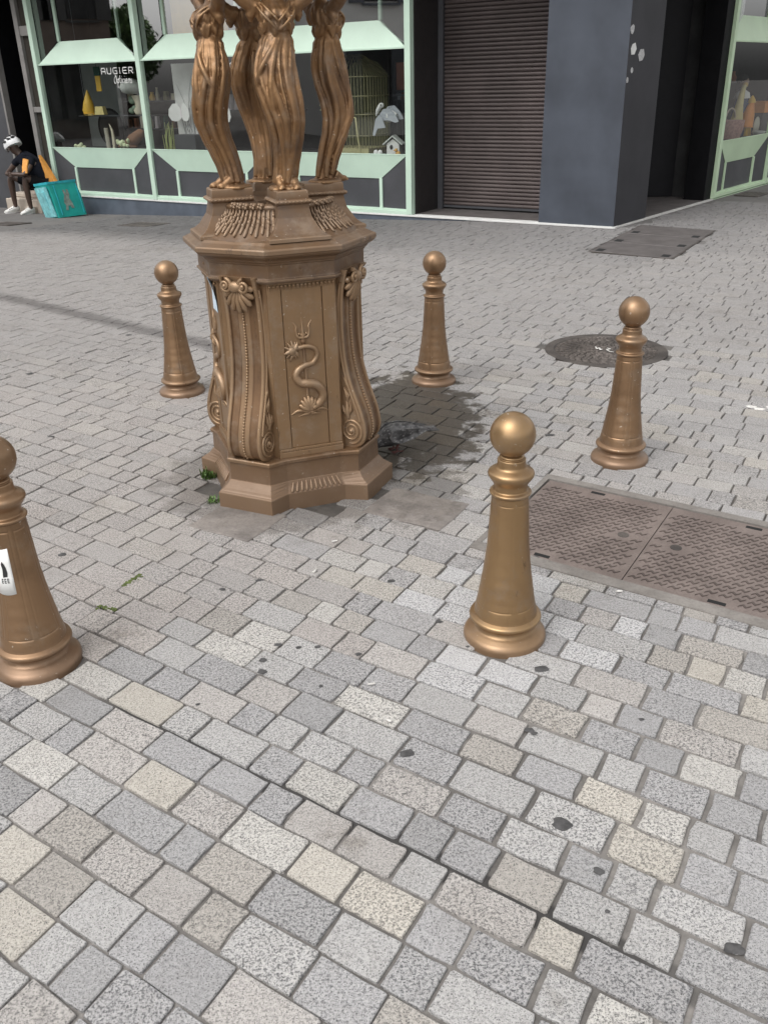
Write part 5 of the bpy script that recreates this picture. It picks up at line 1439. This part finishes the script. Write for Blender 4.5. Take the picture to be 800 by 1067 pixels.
def tree():
    t = thing('street_tree', 'leafy street tree across the road, mirrored in the panes', 'tree', (-34, 9.4, -.3))
    r = random.Random(4); b = MB()
    b.tube([(0, 0, 0), (.1, 0, 1.5), (.0, .1, 3.0), (.2, .1, 4.2)], [.28, .2, .17, .08], 10)
    for i in range(7):
        a = i*.9; b.tube([(.05, .05, 2.4 + .25*i), (1.0*cos(a), 1.0*sin(a), 3.0 + .15*i), (1.4*cos(a), 1.4*sin(a), 3.5 + .15*i)], [.09, .06, .02], 7)
    b.build('trunk', simple('bark', (.10, .08, .06), .9, 0, .3, 9.), t)
    b = MB()
    for i in range(4200):
        c = Vector((r.gauss(0, 1), r.gauss(0, 1), r.gauss(0, 1))).normalized()*(r.random()**.4)
        k = 1 + .25*mnoise.noise(c*2.2)
        p = Vector((c.x*1.7*k, c.y*1.7*k, 3.6 + c.z*1.6*k)); s = r.uniform(.10, .2)
        u = Vector((r.gauss(0, 1), r.gauss(0, 1), r.gauss(0, 1))).normalized(); v = u.orthogonal().normalized()
        b.add([p - u*s, p + v*s*.5, p + u*s, p - v*s*.5], [(0, 1, 2, 3)])
    b.build('crown', simple('plane_leaf', (.07, .13, .035), .6, 0, .4, 2.), t, fix=False)
tree()

# ------------------------------------------------------------------ seated courier, bag, pigeon
def skinned(name, chains, mat, parent, sub=2, extra=None):
    """CHAINS: list of [(x, y, z, r), ...]; a chain whose first point equals an earlier point joins it there"""
    V = []; E = []; R = []
    def idx(p):
        for i, q in enumerate(V):
            if (Vector(q) - Vector(p[:3])).length < 1e-5: return i
        V.append(tuple(p[:3])); R.append(p[3]); return len(V) - 1
    for ch in chains:
        prev = None
        for p in ch:
            i = idx(p)
            if prev is not None and prev != i: E.append((prev, i))
            prev = i
    me = bpy.data.meshes.new(name); me.from_pydata(V, E, [])
    o = link(bpy.data.objects.new(name, me))
    o.modifiers.new('skin', 'SKIN'); m = o.modifiers.new('sub', 'SUBSURF'); m.levels = m.render_levels = sub
    me.skin_vertices or None
    if not me.skin_vertices: 
        bm = bmesh.new(); bm.from_mesh(me); bm.verts.layers.skin.verify(); bm.to_mesh(me); bm.free()
    for i, sv in enumerate(me.skin_vertices[0].data):
        r = R[i]; sv.radius = r if isinstance(r, tuple) else (r, r); sv.use_root = (i == 0)
    dg = bpy.context.evaluated_depsgraph_get(); dg.update()
    out = bpy.data.meshes.new_from_object(o.evaluated_get(dg)); bpy.data.objects.remove(o)
    out.name = name; out.materials.clear(); out.materials.append(mat)
    for f in out.polygons: f.use_smooth = True
    o = link(bpy.data.objects.new(name, out))
    if parent is not None: o.parent = parent
    return o
PX = (-DL).copy()                                   # to the right as seen from the square
PO = Vector((-5.80, 15.94, -.262))
PM = Matrix((PX, NL, Vector((0, 0, 1)))).transposed().to_4x4(); PM.translation = PO     # mirrored frame avoided below
PR_ = Matrix((PX, -NL, Vector((0, 0, 1)))).transposed().to_4x4(); PR_.translation = PO  # x right, y away from the square
pr = link(bpy.data.objects.new('person', None)); pr.matrix_world = PR_; pr.empty_display_size = .2
tag(pr, 'seated person in a white cycle helmet and dark clothes, bent over, elbows on knees', 'person')
m_skin = simple('dark_brown_skin', (.060, .034, .024), .5, 0, .1); m_shirt = simple('black_jersey', (.010, .011, .016), .9, 0, .2, spec=.1)
m_orange = simple('orange_fabric', (.62, .27, .05), .7, 0, .12); m_short = simple('black_shorts', (.007, .007, .008), .9, spec=.1)
# x right, y away, z up
PEL = (.34, .10, .40); CH = (.20, -.06, .74); NK = (.04, -.17, .94)
body = skinned('body', [
    [(*PEL, .13), (.30, .04, .55, .13), (.24, -.02, .68, .14), (.17, -.09, .80, .125), (.09, -.14, .88, .075), (.045, -.16, .93, .056), (.0, -.19, .97, .074), (-.02, -.205, 1.02, .088), (-.025, -.205, 1.07, .080), (-.025, -.20, 1.11, .05)],
    [(*PEL, .13), (.22, .02, .40, .10), (.05, -.10, .49, .085), (-.17, -.26, .575, .064), (-.185, -.26, .42, .058), (-.20, -.25, .22, .045), (-.205, -.245, .09, .036), (-.235, -.32, .045, .034), (-.26, -.39, .035, .028)],
    [(*PEL, .13), (.34, -.02, .42, .10), (.29, -.16, .50, .085), (.225, -.28, .575, .064), (.22, -.28, .42, .058), (.215, -.27, .22, .045), (.215, -.26, .09, .036), (.19, -.33, .045, .034), (.175, -.40, .035, .028)],
    [(.17, -.09, .80, .125), (.05, -.20, .84, .055), (-.06, -.27, .72, .047), (-.15, -.33, .615, .040), (-.07, -.385, .63, .034), (.02, -.42, .635, .027), (.05, -.43, .63, .024)],
    [(.17, -.09, .80, .125), (.27, -.12, .83, .058), (.31, -.22, .72, .048), (.29, -.33, .615, .040), (.20, -.385, .63, .034), (.11, -.42, .635, .027), (.08, -.43, .63, .024)],
], m_skin, pr)
hb = MB()
for s_, x0 in ((1, .05), (-1, .085)):               # clasped fingers
    for q in range(5):
        zz = .66 - .014*q; hb.tube([(x0, -.43, zz), (x0 + s_*.035, -.455, zz - .004), (x0 + s_*.055, -.435, zz - .012)], [.011, .010, .008], 7)
hb.build('fingers', m_skin, pr)
fb = MB()                                           # face turned down
fb.tube([(-.160, -.285, 1.06), (-.185, -.305, 1.03), (-.170, -.29, 1.015)], [.010, .016, .010], 8)
fb.tube([(-.155, -.31, .995), (-.165, -.30, .99), (-.172, -.275, .99)], [.007, .012, .007], 8)
for y in (-.315, -.255): fb.ball((-.165, y, 1.062), (.010, .014, .008), 0, 8)
fb.ball((-.075, -.325, 1.04), (.020, .012, .03), 0, 8)
fb.xf(Matrix.Translation((.07, .03, -.03))).build('face', m_skin, pr)
skinned('jersey', [
    [(.33, .085, .47, .142), (.29, .03, .57, .142), (.24, -.02, .68, .168), (.17, -.09, .81, .150), (.10, -.13, .885, .105), (.06, -.155, .915, .070)],
    [(.17, -.09, .81, .132), (.05, -.20, .845, .066), (-.04, -.26, .75, .058)],
    [(.17, -.09, .81, .132), (.27, -.12, .835, .070), (.305, -.205, .74, .060)]], m_shirt, pr)
skinned('shorts', [[(.345, .105, .395, .145), (.22, .02, .41, .118), (.06, -.09, .49, .104), (-.09, -.20, .548, .088)],
                   [(.345, .105, .395, .145), (.345, -.02, .43, .118), (.295, -.15, .50, .104), (.245, -.24, .555, .088)]], m_short, pr)
b = MB()     # orange panels: one on the sleeve, one hanging at the back
b.rings([[(.215, -.215, .86), (.315, -.205, .84), (.315, -.225, .84), (.215, -.24, .86)], [(.235, -.275, .74), (.33, -.265, .73), (.33, -.285, .73), (.235, -.30, .74)], [(.27, -.33, .64), (.35, -.30, .645), (.35, -.32, .645), (.27, -.35, .64)]])
b.build('sleeve_panel', m_orange, pr)
b = MB()
q = [(.36, -.04, .90), (.40, .0, .80), (.48, .04, .62), (.575, .06, .44), (.55, .05, .40), (.45, .0, .44), (.395, -.03, .50)]
b.rings([[Vector(p) for p in q], [Vector(p) + Vector((.0, .05, 0)) for p in q]])
b.build('back_panel', m_orange, pr)
# helmet
b = MB()
HMt = Matrix.Rotation(radians(24), 3, 'Y')
rr = []
for i in range(11):
    t = radians(-8 + 98*i/10); ring = []
    for k in range(28):
        a = 2*pi*k/28
        v = Vector((.165*cos(t)*cos(a), .130*cos(t)*sin(a), .150*sin(t)))
        v *= 1 + .04*cos(6*a)*cos(t)
        ring.append(HMt.inverted() @ v + Vector((-.02, -.205, 1.055)))
    rr.append(ring)
b.rings(rr, True, 0, True)
h_ = b.build('helmet', simple('white_helmet_shell', (.62, .62, .62), .35, 0, .04), pr)
b = MB()
for a_, t_ in ((-95, 28), (-55, 30), (-130, 34), (-90, 58), (-20, 34), (-160, 36), (-45, 60)):
    a = radians(a_); t = radians(t_)
    v = Vector((.167*cos(t)*cos(a), .132*cos(t)*sin(a), .152*sin(t)))
    b.ball(HMt.inverted() @ v + Vector((-.02, -.205, 1.055)), (.040, .022, .020), 0, 10, Matrix.Rotation(a + pi/2, 3, 'Z') @ Matrix.Rotation(.5, 3, 'X'))
b.build('vent', M['ink'], h_)
b = MB(); VB = Matrix.Translation((.06, .03, -.03))
b.rings([[(-.225, -.31, 1.03), (-.245, -.24, 1.02), (-.225, -.16, 1.03), (-.20, -.235, 1.05)], [(-.225, -.31, 1.04), (-.25, -.24, 1.03), (-.225, -.16, 1.04), (-.20, -.235, 1.06)]]); b.xf(VB).build('visor', M['ink'], h_)
for i, x in enumerate((-.22, .195)):
    y0 = (-.25, -.26)[i]
    b = MB(); rr = []
    for (yy, w, h, z) in ((.07, .030, .07, .055), (.05, .045, .10, .058), (0, .050, .105, .060), (-.06, .050, .085, .050), (-.12, .052, .06, .038), (-.17, .046, .045, .030), (-.205, .025, .03, .024)):
        rr.append([(x - .10*yy*(0.6) * (-1 if i == 0 else 1) + w*cos(k*pi/6), y0 + yy, max(.004, z + h*.55*sin(k*pi/6))) for k in range(12)])
    b.rings(rr, True, 0, True); sh = b.build('shoe', simple('white_trainer', (.66, .65, .62), .6), pr)
    b = MB(); b.rings([[(x + .053*cos(k*pi/6), y0 - .065 + .145*sin(k*pi/6), z) for k in range(12)] for z in (0, .02)]); b.build('sole', M['white'], sh)
    b = MB()
    for q in range(3): b.tube([(x - .045, y0 - .03 - .04*q, .055 - .006*q), (x - .02, y0 - .02 - .04*q, .095 - .014*q), (x + .03, y0 - .05 - .04*q, .088 - .014*q)], .008, 6)
    b.build('stripe', M['ink'], sh)
# the step he sits on
b = MB(); b.box((-.60, -.13, -.02), (.30, .30, .20)); b.box((-.02, -.20, -.02), (.20, -.135, .10))
b.box((-.65, .06, .205), (.46, .42, .275))
st = b.build('stone_step', M['stone'], None); st.matrix_world = PR_; bevel(st, .012, 2)
tag(st, 'low beige stone step under the seated person', 'step')

# insulated bag
BO = Vector((-5.05, 14.80, -.242))
yaw = radians(48)
bgx = Matrix.Translation(BO) @ Matrix.Rotation(yaw, 4, 'Z') @ Matrix.Rotation(radians(-7), 4, 'X')
bg_ = link(bpy.data.objects.new('delivery_bag', None)); bg_.matrix_world = bgx @ Matrix.Scale(1.02, 4); bg_.empty_display_size = .2
tag(bg_, 'teal insulated delivery bag standing on the paving beside the seated person', 'delivery bag')
m_teal = simple('teal_nylon', (.01, .33, .29), .45, 0, .10, 7., .1); m_teal2 = simple('teal_side_nylon', (.02, .36, .42), .4, 0, .2, 9., .15)
b = MB()
b.rings([[(0, 0, 0), (.50, 0, 0), (.50, .40, 0), (0, .40, 0)], [(-.035, -.005, .30), (.47, -.005, .30), (.48, .40, .30), (-.03, .40, .30)], [(-.07, 0, .50), (.42, 0, .50), (.42, .40, .50), (-.07, .40, .50)]])
o = b.build('body', m_teal, bg_); bevel(o, .02, 3)
b = MB(); b.rings([[(-.078, -.008, .50), (.428, -.008, .50), (.428, .408, .50), (-.078, .408, .50)], [(-.08, -.01, .535), (.425, -.01, .535), (.425, .41, .535), (-.08, .41, .535)]]); o = b.build('lid', m_teal2, bg_); bevel(o, .012, 2)
b = MB(); b.rings([[(-.004, .03, .02), (-.004, .37, .02), (-.082, .37, .47), (-.082, .03, .47)], [(-.022, .03, .02), (-.022, .37, .02), (-.10, .37, .47), (-.10, .03, .47)]])
b.rings([[(-.03, .12, .08), (-.03, .28, .08), (-.085, .28, .40), (-.085, .12, .40)], [(-.036, .12, .08), (-.036, .28, .08), (-.111, .28, .40), (-.111, .12, .40)]])
b.build('side_pocket', simple('pale_teal_nylon', (.22, .55, .58), .35, 0, .25, 12., .2), bg_)
b = MB()
for x in (.02, .40): b.tube([(x - .0, -.012, .48), (x + .02, -.016, .30), (x + .05, -.012, .03)], .009, 6, 0, True, .5)
b.build('piping', m_teal2, bg_)
# the emblem: a hopping-animal silhouette in a worn grey brown print
b = MB(); y = lambda z: -.0075
q = [(.16, .10), (.20, .10), (.215, .16), (.25, .165), (.27, .12), (.31, .12), (.30, .20), (.27, .27), (.29, .32), (.285, .40), (.255, .405), (.245, .34), (.22, .405), (.195, .395), (.205, .32), (.18, .27), (.165, .21), (.18, .17)]
b.rings([[Vector((x - .05*(z/.5), -.006 + .002*abs(z - .3), z)) for x, z in q], [Vector((x - .05*(z/.5), -.010, z)) for x, z in q]])
b.build('emblem', simple('worn_grey_print', (.20, .25, .22), .7, 0, .3, 20.), bg_)

# pigeon pecking behind the plinth
PGX = Matrix.Translation((.065, 3.95, 0)) @ Matrix.Rotation(radians(200), 4, 'Z') @ Matrix.Scale(1.06, 4)   # +x : towards its head
pg = link(bpy.data.objects.new('pigeon', None)); pg.matrix_world = PGX; pg.empty_display_size = .05
tag(pg, 'dark grey speckled pigeon pecking on the wet setts behind the fountain', 'pigeon')
def pigeon_mat():
    m = NT('pigeon_plumage'); p = m.obj()
    v = m.new('ShaderNodeTexVoronoi'); v.inputs['Scale'].default_value = 75; m.set(v.inputs['Vector'], m.vmath('MULTIPLY', p, (.6, 1, 1)))
    n = m.noise(p, 40, 3)
    c = m.mix(m.rng(n, .35, .65), (.038, .037, .038), (.125, .122, .122))
    c = m.mix(m.math('MULTIPLY', m.rng(v.outputs['Distance'], .33, .18), .45), c, (.34, .335, .33))
    m.base(c); m.rough(.6); return m.mat
m_pg = pigeon_mat()
b = MB(); rr = []
for (x, z, ry, rz) in ((-.115, .088, .010, .008), (-.095, .090, .028, .018), (-.06, .088, .044, .036), (-.02, .084, .054, .048), (.02, .080, .055, .050), (.05, .074, .046, .044), (.075, .064, .034, .033), (.10, .050, .026, .026), (.118, .040, .023, .024), (.136, .030, .018, .019), (.150, .022, .008, .009)):
    rr.append([(x, ry*cos(k*pi/10), z + rz*sin(k*pi/10)) for k in range(20)])
b.rings(rr, True, 0, True)
b.tube([(.148, 0, .022), (.160, 0, .012), (.168, 0, .004)], [.006, .004, .0015], 8)
b.build('body', m_pg, pg)
for s_ in (-1, 1):
    b = MB(); q = [(.055, .095), (.03, .118), (-.03, .122), (-.09, .112), (-.150, .098), (-.165, .092), (-.13, .086), (-.07, .066), (.0, .056), (.04, .070)]
    b.rings([[(x, s_*(.050 - .18*max(0, -x - .03)), z) for x, z in q], [(x*.97, s_*(.062 - .22*max(0, -x - .03)), z*.99) for x, z in q]], True, 0, True)
    b.build('wing', m_pg, pg)
    b = MB(); b.tube([(-.005, s_*.022, .045), (.005, s_*.022, .022), (.0, s_*.022, .004)], [.009, .005, .004], 7)
    for d in (-.5, 0, .5, 3.1): b.tube([(0, s_*.022, .005), (.028*cos(d), s_*.022 + .028*sin(d), .003)], [.004, .002], 5)
    b.build('leg', simple('pigeon_leg', (.12, .05, .045), .7), pg)
    b = MB(); b.ball((.130, s_*.0165, .034), .0035, 0, 8); b.build('eye', simple('pigeon_eye', (.5, .15, .03), .3), pg)
b = MB(); b.rings([[(-.09, -.022, .096), (-.09, .022, .096), (-.09, .022, .086), (-.09, -.022, .086)], [(-.20, -.032, .080), (-.20, .032, .080), (-.20, .032, .076), (-.20, -.032, .076)]]); b.build('tail', m_pg, pg)

# ------------------------------------------------------------------ overcast daylight
SUN_EL, SUN_AZ = radians(56), radians(222)     # azimuth of the sun measured from +x
w = bpy.data.worlds.new('World'); SC.world = w; w.use_nodes = True
nt = w.node_tree; bg = nt.nodes['Background']
sky = nt.nodes.new('ShaderNodeTexSky'); sky.sky_type = 'NISHITA'; sky.sun_disc = False
sky.sun_elevation = SUN_EL; sky.sun_rotation = radians(90) - SUN_AZ
sky.air_density = 1.0; sky.dust_density = 4.0; sky.ozone_density = 1.0
hs = nt.nodes.new('ShaderNodeHueSaturation'); hs.inputs['Saturation'].default_value = .08; hs.inputs['Value'].default_value = 1.25
nt.links.new(sky.outputs[0], hs.inputs['Color']); nt.links.new(hs.outputs[0], bg.inputs['Color'])
bg.inputs['Strength'].default_value = .15
ld = bpy.data.lights.new('sun', 'SUN'); ld.energy = .55; ld.angle = radians(75); ld.color = (1.0, .965, .91)
lo = link(bpy.data.objects.new('sun', ld))
d = Vector((cos(SUN_EL)*cos(SUN_AZ), cos(SUN_EL)*sin(SUN_AZ), sin(SUN_EL)))
lo.rotation_euler = d.to_track_quat('Z', 'Y').to_euler()
vs = SC.view_settings
vs.view_transform = 'Standard'; vs.look = 'None'; vs.gamma = 1.0; vs.use_curve_mapping = False
vs.exposure = .48
SC.cycles.use_denoising = True
SC.cycles.max_bounces = 6; SC.cycles.transparent_max_bounces = 12
SC.cycles.sample_clamp_indirect = 8
